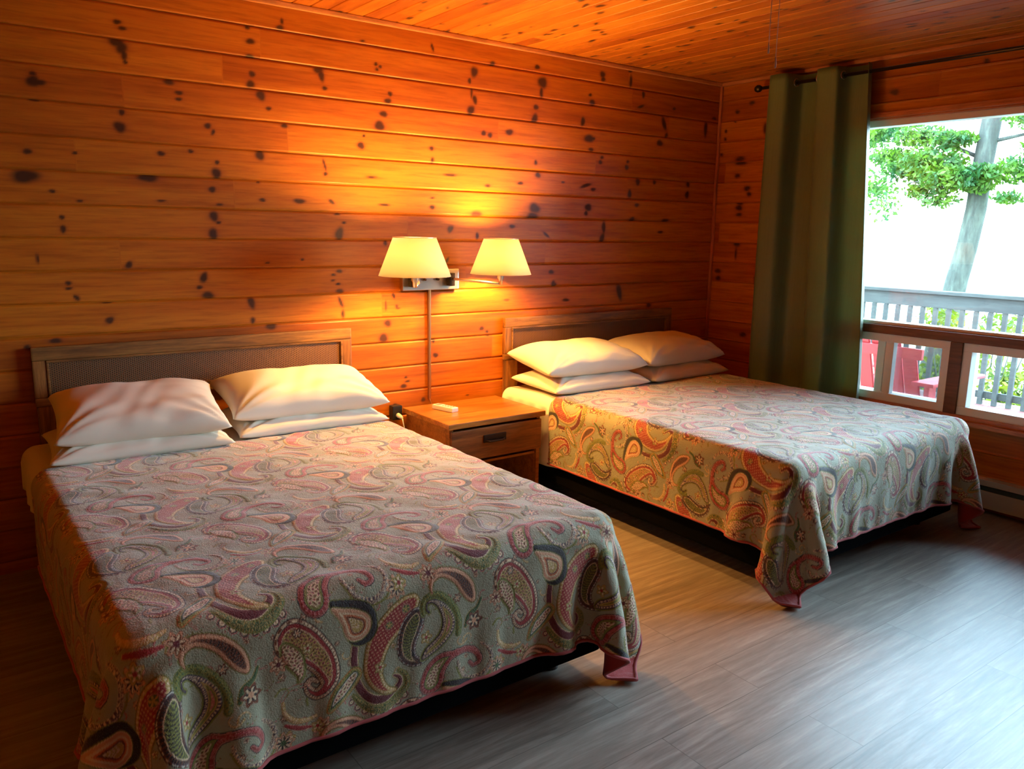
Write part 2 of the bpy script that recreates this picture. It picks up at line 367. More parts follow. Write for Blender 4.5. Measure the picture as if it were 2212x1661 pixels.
# ------------------------------------------------------------------ room shell
H = 2.44; X0, X1, Y0, Y1 = -5.35, 0.0, -5.2, 0.0
PITCH_B, BASE_B = .1334, .0485          # board height on the walls, height of the first seam
KNOTS_BACK = "-3751,2248,14,9,0;-3733,2226,15,7,0;-3760,2169,25,16,0;-3742,2151,20,22,0;-3734,2124,11,20,0;-3731,2096,7,8,0;-4069,1983,21,20,0;-4048,1980,22,10,0;-4067,2011,11,8,0;-4071,1915,16,8,0;-3758,1896,10,12,0;-3770,1837,21,21,0;-3527,1998,15,8,0;-3529,1972,13,7,0;-3565,2038,21,11,0;-3414,1872,14,11,0;-3392,1847,7,12,-30;-4110,1716,14,10,0;-3944,1721,8,6,0;-3615,1741,14,10,0;-3492,1759,11,7,0;-3381,1719,8,9,0;-3387,1670,19,22,0;-4125,1621,43,24,0;-3674,1638,36,17,0;-4037,1567,10,7,0;-3941,1532,11,5,0;-3626,1543,17,4,0;-3409,1600,15,12,0;-3380,1535,14,5,0;-4011,1465,8,9,0;-4010,1418,10,14,0;-3408,1483,18,21,0;-3389,1456,10,7,0;-3415,1402,18,26,0;-4111,1300,4,21,0;-3774,1271,14,12,45;-4009,1199,10,9,0;-4009,1177,12,5,0;-3983,1138,8,13,40;-3467,1211,14,23,-30;-3488,1167,12,8,0;-3453,1130,25,15,0;-3872,1115,20,4,0;-3866,1038,16,13,40;-4074,964,23,9,0;-4176,943,11,11,0;-3060,2358,6,13,0;-3069,2330,17,10,0;-3219,2307,10,8,0;-3208,2251,18,12,0;-3213,2187,17,9,0;-3207,2113,13,13,30;-3216,2069,17,16,0;-3171,2025,20,20,0;-3137,1972,12,8,0;-2891,2168,22,14,0;-2877,2146,14,24,20;-2861,2091,11,9,0;-2661,2331,14,4,0;-2590,2234,9,8,0;-2567,2225,8,7,0;-2585,2210,9,7,0;-2268,2356,6,20,20;-2514,2103,11,11,0;-2527,2068,18,12,0;-2552,2003,19,14,0;-2575,1945,28,21,0;-2662,1890,7,6,0;-2679,1842,18,16,0;-3066,1902,14,10,0;-3187,1763,20,21,0;-2869,1696,10,8,0;-2275,1857,13,10,0;-2270,1797,8,15,0;-2873,1739,5,29,15;-2623,1693,29,4,0;-2160,1728,33,7,0;-3200,1641,7,4,0;-3184,1562,13,8,0;-3005,1563,26,11,0;-2842,1566,15,8,-30;-2555,1560,27,6,0;-2271,1605,14,4,0;-2272,1556,14,11,0;-2814,1507,17,5,0;-2779,1466,9,6,0;-2805,1411,21,31,-15;-2157,1443,12,20,-30;-2180,1275,7,20,-30;-3172,1274,10,4,0;-3000,1287,8,5,0;-2552,1368,9,13,0;-2810,1228,16,8,0;-2842,1211,11,5,0;-2845,1183,11,4,0;-2818,1165,11,6,0;-2810,1129,20,10,0;-3257,1089,14,29,20;-3254,1005,9,15,0;-3167,973,26,15,0;-2806,1072,8,26,25;-2796,1013,7,21,0;-2508,1095,7,15,25;-2490,1040,7,8,0;-2483,1028,11,4,0;-2554,1045,5,22,0;-2545,952,20,17,0;-2571,876,26,21,0;-2268,841,9,12,0;-1892,2324,15,14,0;-2010,2268,19,27,-15;-2040,2220,10,13,0;-1585,2347,16,12,0;-1545,2269,29,30,-10;-1552,2213,11,27,0;-2027,2161,6,26,0;-2005,2128,13,21,15;-2031,2070,19,27,-20;-1588,2131,18,12,0;-1597,2067,18,29,-20;-1089,2367,18,18,20;-1083,2341,15,13,0;-862,2413,16,7,0;-853,2355,9,37,0;-1182,2241,12,8,0;-1164,2198,20,17,0;-740,2290,11,19,0;-757,2217,28,7,20;-455,2233,14,8,0;-1234,2084,14,27,-10;-1182,1991,32,22,0;-1147,1994,15,9,0;-1161,1929,18,10,0;-1946,1960,15,12,0;-1904,1953,15,12,0;-1773,1980,23,15,0;-542,2134,16,39,25;-515,2059,12,19,0;-573,2010,23,17,0;-1070,1889,12,9,0;-1082,1860,14,11,0;-851,1877,11,9,0;-858,1842,15,14,0;-1582,1828,9,13,0;-1564,1759,18,14,0;-1690,1707,20,8,0;-1916,1683,17,7,0;-1195,1716,41,10,15;-1133,1696,19,9,0;-1374,1727,12,6,0;-755,1759,17,19,0;-605,1764,14,12,0;-823,1682,15,23,0;-283,1765,15,15,0;-287,1696,17,21,0;-1992,1524,32,19,0;-1584,1571,37,27,0;-1599,1524,37,21,0;-1169,1588,27,19,0;-1185,1552,12,14,0;-755,1614,16,11,0;-791,1524,20,14,0;-486,1523,30,11,0;-2160,1444,14,19,-30;-1983,1409,10,17,0;-1743,1464,18,10,0;-1493,1421,27,7,-35;-1035,1472,13,35,0;-1046,1402,17,31,-20;-526,1447,21,8,0;-139,2133,15,44,0;-57,2209,21,8,0;-1447,1201,18,12,0;-1428,1129,15,19,0;-1774,1046,19,5,0;-1326,1029,24,9,0;-1948,890,16,11,0;-1911,870,10,8,0;-1904,848,9,5,0;-2253,760,16,12,0;-2268,843,8,9,0;-2440,653,8,6,0;-2431,631,16,4,0;-2454,607,19,10,0;-1424,1128,20,11,0;-879,1066,20,49,20;-602,967,21,12,0;-2332,519,13,11,0;-2507,505,12,11,0;-2042,512,10,4,0"
KNOTS_SIDE = "-258,2287,20,11,0;-145,2243,17,11,0;-135,2181,8,7,0;-60,2125,9,11,0;-58,2073,9,11,0;-377,2119,13,32,0;-34,1974,12,9,0;-194,1937,36,13,0;-204,1909,38,13,0;-180,1827,19,13,0;-266,1742,22,15,0;-285,1705,16,13,0;-219,1647,22,11,0;-211,1616,25,16,0;-215,1572,22,11,0;-215,1375,22,16,0;-211,1313,6,40,0;-66,1187,23,14,0;-73,1138,21,14,0;-386,1147,11,24,0;-316,767,25,14,0;-1225,2237,25,16,0"
def parse(s): return [tuple(float(a)/1000 if i < 4 else float(a) for i, a in enumerate(e.split(','))) for e in s.split(';')]

def board_wall(name, mat, u0, u1, v0, v1, place, knots, seam, pitch, du, rows, hole=None, seed=1, depth=.008, nrand=0, rnd_rect=None, board_len=3.6, relief=1.0):
    """A boarded surface as one mesh. u runs along the boards, v across; place(u, v, d) -> xyz with d = height of the board face."""
    rng = np.random.default_rng(seed)
    us = np.linspace(u0, u1, int((u1-u0)/du)+1)
    k0, k1 = math.floor((v0-seam)/pitch), math.ceil((v1-seam)/pitch)
    prof = [0.0, .012, .03, .055, .09]+[.09+.82*i/(rows-1) for i in range(1, rows)]+[.945, .97, .988]
    def dep(t):
        e = min(t, 1-t)
        return 0.0 if e > .055 else -depth*(1-e/.055)**1.3
    vs, bid, dd = [], [], []
    for k in range(k0, k1):
        for t in prof:
            v = seam+(k+t)*pitch
            if v0-1e-6 <= v <= v1+1e-6: vs.append(v); bid.append(k); dd.append(dep(t))
    if vs[0] > v0+1e-4: vs.insert(0, v0); bid.insert(0, bid[0]); dd.insert(0, 0)
    if vs[-1] < v1-1e-4: vs.append(v1); bid.append(bid[-1]); dd.append(0)
    vs, bid, dd = np.array(vs), np.array(bid), np.array(dd)
    Ug, Vg = np.meshgrid(us, vs); Dg = np.repeat(dd[:, None], len(us), 1)
    tone = np.zeros_like(Ug)
    for k in set(bid):
        r = np.random.default_rng(seed*100+int(k)+50); a = u0-r.uniform(0, board_len)
        row = bid == k; seg = r.uniform(0, 1)
        while a < u1:
            ln = r.uniform(.5, 1)*board_len; m_ = (us >= a) & (us < a+ln)
            tone[np.ix_(row, m_)] = r.uniform(0, 1); a += ln
    core = np.zeros_like(Ug); halo = np.zeros_like(Ug)
    kn = list(knots)
    if nrand:
        a, b, c, d = rnd_rect
        for _ in range(nrand):
            kn.append((rng.uniform(a, b), rng.uniform(c, d), rng.uniform(.010, .030), rng.uniform(.005, .013), rng.uniform(-30, 30)))
    for (ku, kv, ru, rv, ang) in kn:
        R = max(ru, rv)*2.6+.02
        iu = np.where(np.abs(us-ku) < R*1.6)[0]; iv = np.where(np.abs(vs-kv) < R)[0]
        if not len(iu) or not len(iv): continue
        s_ = np.ix_(iv, iu); x = Ug[s_]-ku; y = Vg[s_]-kv; a = math.radians(ang); ca, sa = math.cos(a), math.sin(a)
        p = (x*ca+y*sa)/ru; q = (-x*sa+y*ca)/rv; d = np.sqrt(p*p+q*q)
        kb_ = math.floor((kv-seam)/pitch); same = (bid[iv] == kb_)[:, None]     # a knot belongs to one board only
        wob = 1+.05*np.sin(3*np.arctan2(q, p)+ku*50)+.05*np.sin(2*np.arctan2(q, p)+kv*70)
        core[s_] = np.maximum(core[s_], np.clip((1.48*wob-d)/.75, 0, 1)**1.2*same)
        dh = np.sqrt((p/2.2)**2+(q/1.35)**2)
        halo[s_] = np.maximum(halo[s_], np.clip(1.25-dh, 0, 1)**1.3*same*.8)
    P = place(Ug, Vg, Dg*relief)
    cols = np.stack([core, halo, tone], -1)
    mask = None
    if hole:
        hu0, hu1, hv0, hv1 = hole
        uc = (us[:-1]+us[1:])/2; vc = (vs[:-1]+vs[1:])/2
        mask = ~((uc[None, :] > hu0) & (uc[None, :] < hu1) & (vc[:, None] > hv0) & (vc[:, None] < hv1))
    return grid_mesh(name, P, mat, cols=cols, smooth=False, mask=mask)

S3 = lambda a, b, c: np.stack([a, b, c], -1)
kb = parse(KNOTS_BACK); kr = parse(KNOTS_SIDE)
o = board_wall('wall_back', M['pine_back'], X0, X1, 0, H, lambda u, v, d: S3(u, -d-0*u, v), kb+[(-4.9, 1.2, .02, .02, 0), (-4.7, 1.9, .03, .02, 0), (-5.1, .9, .02, .03, 0), (-4.6, 1.55, .015, .03, 0)], BASE_B, PITCH_B, .0065, 20, seed=4)
tag(o, kind='structure')
WY0, WY1, WZ0, WZ1 = -3.60, -.93, .47, 2.115       # the window opening in the right-hand wall
o = board_wall('wall_right', M['pine_side'], Y0, Y1, 0, H, lambda u, v, d: S3(d*1.0, u, v), kr+[(-.9, .25, .02, .02, 0), (-2.3, .3, .02, .015, 0), (-2.1, 2.2, .02, .012, 0), (-1.7, 2.33, .014, .012, 0), (-2.4, 2.35, .02, .012, 0)], BASE_B, PITCH_B, .009, 12, hole=(WY0, WY1, WZ0, WZ1), seed=9)
tag(o, kind='structure')
o = board_wall('wall_left', M['pine_side'], Y0, Y1, 0, H, lambda u, v, d: S3(X0+0*u-d, u, v), [], BASE_B, PITCH_B, .03, 4, seed=12, nrand=60, rnd_rect=(Y0, Y1, 0, H)); tag(o, kind='structure')
o = board_wall('wall_front', M['pine_back'], X0, X1, 0, H, lambda u, v, d: S3(u, Y0+0*u+d, v), [], BASE_B, PITCH_B, .03, 4, seed=14, nrand=60, rnd_rect=(X0, X1, 0, H)); tag(o, kind='structure')
o = board_wall('ceiling', M['pine_ceil'], Y0, Y1, X0, X1, lambda u, v, d: S3(v, u, H+0*u-d), [], -5.33, .089, .011, 8, seed=21, nrand=900, rnd_rect=(Y0, Y1, X0, X1), depth=.006); tag(o, kind='structure')
# outer shell so that no daylight leaks through the boards
def shell(name, lo, hi):
    o = box(name, lo, hi, M['siding'], bev=0); return tag(o, kind='structure')
shell('wall_back_outer', (X0-.15, .012, -.1), (.15, .15, H+.15)); shell('wall_front_outer', (X0-.15, Y0-.15, -.1), (.15, Y0-.012, H+.15))
shell('wall_left_outer', (X0-.15, Y0-.012, -.1), (X0-.012, .012, H+.15))
bm = bmesh.new()
bm_box(bm, (.012, WY1, -.1), (.15, .012, H+.15)); bm_box(bm, (.012, Y0-.012, -.1), (.15, WY0, H+.15))
bm_box(bm, (.012, WY0, -.1), (.15, WY1, WZ0)); bm_box(bm, (.012, WY0, WZ1), (.15, WY1, H+.15))
tag(mesh_obj('wall_right_outer', bm, M['siding']), kind='structure')
shell('ceiling_deck', (X0-.012, Y0-.012, H+.012), (.012, .012, H+.15))
tag(box('floor', (X0-.012, Y0-.012, -.1), (.012, .012, 0), M['floor'], bev=0), kind='structure')

def trim(name, lo, hi, mat, bev=.006): return tag(box(name, lo, hi, M[mat], bev=bev), kind='structure')
trim('trim_1', (X0, -.022, H-.024), (-.002, -.002, H-.001), 'pine_trim')
trim('trim_2', (-.022, Y0, H-.024), (-.002, -.022, H-.001), 'pine_trim_y')
trim('trim_3', (-.020, -.020, 0), (-.002, -.002, H-.024), 'pine_trim_z')

# ------------------------------------------------------------------ the big window
wnd = bpy.data.objects.new('window_1', None); wnd.location = (.06, -2.3, WZ0); COL.objects.link(wnd); tag(wnd, kind='structure')
def wbox(name, lo, hi, mat, bev=.004): return box(name, lo, hi, M[mat], wnd, bev)
bm = bmesh.new()      # wood lining of the opening
bm_box(bm, (.001, WY0, WZ1-.02), (.15, WY1, WZ1)); bm_box(bm, (.0015, WY0, WZ0+.02), (.1495, WY0+.02, WZ1-.02)); bm_box(bm, (.0015, WY1-.02, WZ0+.02), (.1495, WY1, WZ1-.02)); bm_box(bm, (.001, WY0, WZ0), (.15, WY1, WZ0+.02))
mesh_obj('window_lining', bm, M['pine_trim_y'], wnd)
wbox('window_casing', (-.016, WY0-.03, WZ1-.012), (.0, WY1+.03, WZ1+.018), 'pine_trim_y')
wbox('window_sill', (-.035, WY0-.03, WZ0-.028), (.02, WY1+.03, WZ0-.004), 'pine_trim_y')
zr0, zr1 = .885, .935
wbox('mid_rail', (.0, WY0+.02, zr0), (.11, WY1-.02, zr1), 'sash_wood')
bm = bmesh.new()      # white frame of the fixed upper light
a, b, c, d = WY0+.02, WY1-.02, zr1, WZ1-.02
for lo, hi in (((.03, a, d-.035), (.11, b, d)), ((.03, a, c), (.11, b, c+.018)), ((.0305, a, c+.018), (.1095, a+.035, d-.035)), ((.0305, b-.035, c+.018), (.1095, b, d-.035))): bm_box(bm, lo, hi, .003)
mesh_obj('upper_frame', bm, M['vinyl'], wnd)
wbox('upper_pane', (.068, a+.03, c+.015), (.074, b-.03, d-.03), 'glass', 0)
units = [(-1.69, WY1-.02), (-2.53, -1.755), (WY0+.02, -2.595)]
for k, (ua, ub) in enumerate(units):
    lo_, hi_ = WZ0+.02, zr0
    bm = bmesh.new(); w_ = .046
    for p, q in (((.012, ua, hi_-w_), (.11, ub, hi_)), ((.012, ua, lo_), (.11, ub, lo_+w_)), ((.0125, ua, lo_+w_), (.1095, ua+w_, hi_-w_)), ((.0125, ub-w_, lo_+w_), (.1095, ub, hi_-w_))): bm_box(bm, p, q, .003)
    mesh_obj('sash_frame', bm, M['vinyl'], wnd)
    if k == 0:
        wbox('meeting_stile', (.020, -1.366, lo_+w_), (.062, -1.318, hi_-w_), 'vinyl'); wbox('meeting_stile', (.045, -1.302, lo_+w_), (.10, -1.256, hi_-w_), 'vinyl')
        wbox('weather_strip', (.050, -1.3178, lo_+w_), (.074, -1.3022, hi_-w_), 'heater_dark', 0)
    if k == 0: wbox('insect_screen', (.088, ua+w_-.004, lo_+w_-.004), (.0895, -1.3025, hi_-w_+.004), 'screen', 0)
    wbox('lower_pane', (.068, ua+w_-.004, lo_+w_-.004), (.072, ub-w_+.004, hi_-w_+.004), 'glass', 0)
for y in (-1.7225, -2.5625): wbox('mullion_post', (.0, y-.033, WZ0+.02), (.11, y+.033, zr0), 'sash_wood')
adopt(wnd)

# ------------------------------------------------------------------ beds
TU, TV = 640, 620            # repeat of the printed quilt pattern in millimetres (half-drop repeat)
PAL = dict(g=(156,152,126), r=(158,40,38), m=(104,26,34), c=(226,196,158), p=(214,156,120), o=(128,124,52), k=(44,30,30),
           y=(190,156,84), n=(196,112,104), e=(74,92,50), w=(218,210,192), b=(120,62,34), v=(84,58,72), a=(204,110,60))
PAL = {k_: np.array([((c_/255+.055)/1.055)**2.4 for c_ in v_]) for k_, v_ in PAL.items()}
BANDS = {   # outline bands from the edge inwards: (depth in mm, colour, kind)
 'hexes': [(1,'w',0),(3,'k',0),(99,'c',0)],
 'green': [(2,'o',0),(99,'e','tick')],
 'maroon': [(2.5,'c',0),(99,'m',0)],
 'beadpurple': [(1.5,'c',0),(99,'v','bead')],
 'olive': [(99,'o',0)],
 'bigred': [(1.5,'b',0),(8,'c','bead'),(10,'k',0),(19,'r',0),(21,'c',0),(99,'y','flor')],
 'creamleaf': [(4.5,'o',0),(6,'b',0),(99,'c','flor')],
 'greenloop': [(2,'a',0),(9,'o','tick'),(11,'e',0),(13,'k',0),(15,'w',0),(99,'c','flor')],
 'goldred': [(1.5,'b',0),(10,'y','bead'),(99,'r','dots')],
 'sleaf': [(2.5,'w','bead'),(5,'v',0),(13,'k','tick'),(15,'c',0),(99,'o','chev')],
 'snake': [(2,'o',0),(4,'k',0),(13,'v','bead'),(16,'y',0),(20,'o',0),(99,'n','dots')],
 'scallop': [(2,'e',0),(99,'o','dots')],
 'peach': [(2,'b',0),(10,'p',0),(12,'b',0),(99,'b','chev')],
 'redloop': [(2.5,'n',0),(4,'b',0),(13,'r','tick'),(15,'k',0),(21,'o',0),(99,'c','flor')],
 'dark': [(99,'k',0)],
 'tear': [(2,'c',0),(9,'p',0),(14,'c',0),(18,'a',0),(22,'b',0),(99,'y','chev')],
 'midrib': [(2,'y',0),(99,'e',0)],
 'pinkline': [(1,'b',0),(3,'n',0)], 'goldline': [(1,'b',0),(99,'y','bead')], 'redline': [(1,'c',0),(99,'r',0)],
}
FLOWERS = {'flowerpeach': ('p','k','e',8), 'floweryellow': ('y','o','r',5), 'flowerorange': ('p','b','m',7),
           'flowerdark': ('b','k','p',6), 'octagon': ('n','e','y',0)}

def paisley_tile(motifs, seed=3):
    rng = np.random.default_rng(seed)
    img = np.empty((TV, TU, 3)); img[:] = PAL['g']
    hgt = np.zeros((TV, TU))
    def patch(cx, cy, R):                               # wrapped pixel window around a point
        x0, x1, y0, y1 = int(cx-R), int(cx+R)+1, int(cy-R), int(cy+R)+1
        X, Y = np.meshgrid(np.arange(x0, x1), np.arange(y0, y1))
        return X, Y
    def put(X, Y, mask, col, h=None):
        yy, xx = Y[mask] % TV, X[mask] % TU
        img[yy, xx] = col[mask] if isinstance(col, np.ndarray) and col.ndim == 3 else col
        if h is not None: hgt[yy, xx] = h[mask]
    def disc(cx, cy, r, col):
        X, Y = patch(cx, cy, r+1); put(X, Y, (X-cx)**2+(Y-cy)**2 <= r*r, PAL[col])
    def flower(st, cx, cy, R):
        outer, mid, core, n = FLOWERS[st]
        X, Y = patch(cx, cy, R+3); d = np.hypot(X-cx, Y-cy); t = np.arctan2(Y-cy, X-cx)
        rr = R*(.82+.18*np.cos(n*t)) if n else R/np.cos((t+math.pi) % (math.pi/4)-math.pi/8)*.92
        put(X, Y, d < rr, PAL['b']); put(X, Y, d < rr-1.2, PAL[outer]); put(X, Y, d < rr*.74, PAL[mid])
        put(X, Y, (d < rr*.66) & (np.cos((n or 5)*t+1) > .1) & (d > R*.25), PAL['c' if n else 'y']); put(X, Y, d < R*.25, PAL[core])
    def stroke(st, pts):
        P = np.array(pts, float).reshape(-1, 3); s = []
        Q = np.vstack([2*P[0]-P[1], P, 2*P[-1]-P[-2]])
        for i in range(1, len(Q)-2):
            for k in range(10):
                t = k/10; a, b, c, d = Q[i-1], Q[i], Q[i+1], Q[i+2]
                s.append(.5*(2*b+(c-a)*t+(2*a-5*b+4*c-d)*t*t+(3*b-a-3*c+d)*t**3))
        s.append(Q[-2]); s = np.array(s); s[:, 2] = np.maximum(s[:, 2], 1.2)
        ln = np.concatenate([[0], np.cumsum(np.hypot(*np.diff(s[:, :2], axis=0).T))])
        x0, x1 = int((s[:, 0]-s[:, 2]).min())-2, int((s[:, 0]+s[:, 2]).max())+3
        y0, y1 = int((s[:, 1]-s[:, 2]).min())-2, int((s[:, 1]+s[:, 2]).max())+3
        X, Y = np.meshgrid(np.arange(x0, x1), np.arange(y0, y1))
        q = np.full(X.shape, -1e9); L = np.zeros(X.shape); side = np.zeros(X.shape)
        for i in range(len(s)):
            w = s[i, 2]-np.hypot(X-s[i, 0], Y-s[i, 1]); m = w > q
            q[m] = w[m]; L[m] = ln[i]
        # border parameter: the direction around the outline
        gy, gx = np.gradient(q); ang = np.arctan2(gy, gx)
        rmax = s[:, 2].max(); scale = min(1.0, rmax/26.0)*.5+.5
        put(X, Y, (q > -2.2) & (q <= 0) & (rmax > 9), PAL['k' if st in ('bigred','sleaf','redloop') else 'o'])
        prev = 0
        for dep, col, kind in BANDS[st]:
            dep = dep*scale if dep < 99 else 1e9
            m = (q > prev) & (q <= dep); base = np.empty(X.shape+(3,)); base[:] = PAL[col]
            arc = L+ang*14
            if kind == 'tick': base[np.sin(arc*1.25) > .55] = PAL['n' if col == 'r' else ('b' if col == 'k' else 'y')]
            elif kind == 'bead':
                mid_ = prev+((dep if dep < 1e8 else 2*rmax*.5)-prev)*.5
                bd = (np.sin(arc*.72) > .1) & (np.abs(q-mid_) < 2.6)
                base[bd] = PAL['c' if col in ('v','y','b') else 'b']; 
            elif kind == 'dots':
                base[(np.sin(X*.42+Y*.2)*np.sin(Y*.47-X*.15) > .45)] = PAL['p' if col in 'rn' else 'e']
            elif kind == 'chev': base[np.sin((L*.75)-np.abs(q)*.35) > .2] = PAL['c' if col == 'y' else ('k' if col == 'b' else 'k')]
            elif kind == 'flor':
                f = np.sin(X*.31+1.3*np.sin(Y*.21))*np.sin(Y*.35+1.1*np.sin(X*.17))
                base[f > .30] = PAL['o']; base[f > .55] = PAL['b']; base[f < -.42] = PAL['n']; base[f < -.72] = PAL['m']
            put(X, Y, m, base, np.minimum(q, 6)/6)
            prev = dep
        if st == 'hexes': pass
    def hexes(pts):
        for x, y, r in np.array(pts).reshape(-1, 3):
            X, Y = patch(x, y, r+3); t = np.arctan2(Y-y, X-x)
            d = np.hypot(X-x, Y-y)*np.cos((t+math.pi) % (math.pi/3)-math.pi/6)
            put(X, Y, d < r+1.5, PAL['n']); put(X, Y, d < r, PAL['k']); put(X, Y, d < r-3, PAL['c']); put(X, Y, d < 1.6, PAL['b'])
    for off in ((0, 0), (TU//2, TV//2)):
        # small filler sprigs first
        r2 = np.random.default_rng(seed)
        for k in range(88):
            x, y, r = r2.uniform(0, TU), r2.uniform(0, TV/2), r2.uniform(3, 8)
            kind = r2.integers(0, 3)
            if kind == 0: flower(['flowerorange','floweryellow','flowerdark'][r2.integers(0, 3)], x+off[0], y+off[1], r+4)
            elif kind == 1:
                a = r2.uniform(0, 6.28); pts = []
                for j in range(6): pts += [x+off[0]+math.cos(a+j*.8)*(22-3*j), y+off[1]+math.sin(a+j*.8)*(22-3*j), 3.2-.3*j]
                stroke(['goldline','pinkline','olive'][k % 3], pts)
            else:
                for j in range(5): disc(x+off[0]+j*6, y+off[1]+6*math.sin(j), 2.0, 'obn'[j % 3])
    for off in ((0, 0), (TU//2, TV//2)):
        for st, *v in motifs:
            v = [float(a) for a in v]
            for i in range(0, len(v), 3): v[i] += off[0]; v[i+1] += off[1]
            if st in FLOWERS: flower(st, *v)
            elif st == 'hexes': hexes(v)
            else: stroke(st, v)
    return img, hgt

def drape(x0, x1, yf, yh, zt, dropx, dropy, s=.03, steps=900, seed=1, push=None):
    """Let a quilt fall over a mattress: returns the grid of cloth points and its (u, v) in metres."""
    us = np.arange(x0-dropx, x1+dropx+1e-6, s); us = np.linspace(x0-dropx, x1+dropx, len(us))
    vs = np.arange(yf-dropy, yh+1e-6, s); vs = np.linspace(yf-dropy, yh, len(vs))
    U, V = np.meshgrid(us, vs); su, sv = us[1]-us[0], vs[1]-vs[0]
    rng = np.random.default_rng(seed)
    r, th = .055, .012
    P = np.stack([U, V, np.full_like(U, zt+th)], -1)
    P[..., 2] += rng.uniform(0, .002, U.shape)
    # start with the overhang already bent down a little, so it falls outwards
    ox = np.maximum(0, np.maximum(x0-U, U-x1)); oy = np.maximum(0, yf-V)
    pin = (ox == 0) & (oy == 0) & (U > x0+.07) & (U < x1-.07) & (V > yf+.07)
    W = np.where(pin, 0., 1.)[..., None]
    Vel = np.zeros_like(P); dt = .012
    lo = np.array([x0+r, yf+r]); hi = np.array([x1-r, yh+5])
    def con(A, B, WA, WB, L, k, both=True):
        d = B-A; l = np.linalg.norm(d, axis=-1, keepdims=True)+1e-9; e = (l-L)/l
        if not both: e = np.minimum(e, 0)
        w = WA+WB; w = np.where(w == 0, 1, w); c = d*e*k/w
        return c*WA, -c*WB
    def sweep(P, di, dj, L, k, both=True):
        ni, nj = P.shape[:2]
        acc = np.zeros_like(P); cnt = np.zeros(P.shape[:2]+(1,))
        i0, i1 = max(0, -di), ni-max(0, di); j0, j1 = max(0, -dj), nj-max(0, dj)
        a = (slice(i0, i1), slice(j0, j1)); b = (slice(i0+di, i1+di), slice(j0+dj, j1+dj))
        ca, cb = con(P[a], P[b], W[a], W[b], L, k, both)
        acc[a] += ca; acc[b] += cb; cnt[a] += 1; cnt[b] += 1
        return acc/np.maximum(cnt, 1)*1.3
    for it in range(steps):
        Vel[..., 2] -= 9.8*dt; Vel *= .985
        if push is not None and it < steps*.6: Vel += push(U, V)*dt
        Q = P+Vel*dt*W
        for _ in range(7):
            Q += sweep(Q, 0, 1, su, 1.); Q += sweep(Q, 1, 0, sv, 1.)
            Q += sweep(Q, 1, 1, math.hypot(su, sv), .35); Q += sweep(Q, 1, -1, math.hypot(su, sv), .35)
            Q += sweep(Q, 0, 2, 2*su, .30); Q += sweep(Q, 2, 0, 2*sv, .30)
            Q += sweep(Q, 0, 4, 4*su, .14, False)*0+0
            # collide with the rounded mattress
            cx = np.clip(Q[..., 0], lo[0], hi[0]); cy = np.clip(Q[..., 1], lo[1], hi[1]); cz = np.minimum(Q[..., 2], zt-r)
            D = Q-np.stack([cx, cy, cz], -1); d = np.linalg.norm(D, axis=-1)
            hit = (d < r+th) & (d > 1e-6)
            n = D/np.maximum(d, 1e-6)[..., None]
            Q = np.where(hit[..., None] & (W > 0), np.stack([cx, cy, cz], -1)+n*(r+th), Q)
            inside = (d <= 1e-6)
            if inside.any():
                e = np.stack([Q[..., 0]-lo[0], hi[0]-Q[..., 0], Q[..., 1]-lo[1]], -1); k = e.argmin(-1)
                Q[..., 0] = np.where(inside & (k == 0), lo[0]-r-th, np.where(inside & (k == 1), hi[0]+r+th, Q[..., 0]))
                Q[..., 1] = np.where(inside & (k == 2), lo[1]-r-th, Q[..., 1])
            Q[..., 2] = np.maximum(Q[..., 2], .012)
        Vn = (Q-P)/dt
        tang = Vn-n*(Vn*n).sum(-1, keepdims=True)
        Vel = np.where(hit[..., None], tang*.6, Vn); P = Q
        sp = np.linalg.norm(Vel, axis=-1, keepdims=True); Vel *= np.minimum(1, 3/np.maximum(sp, 1e-6))
    return P, U, V

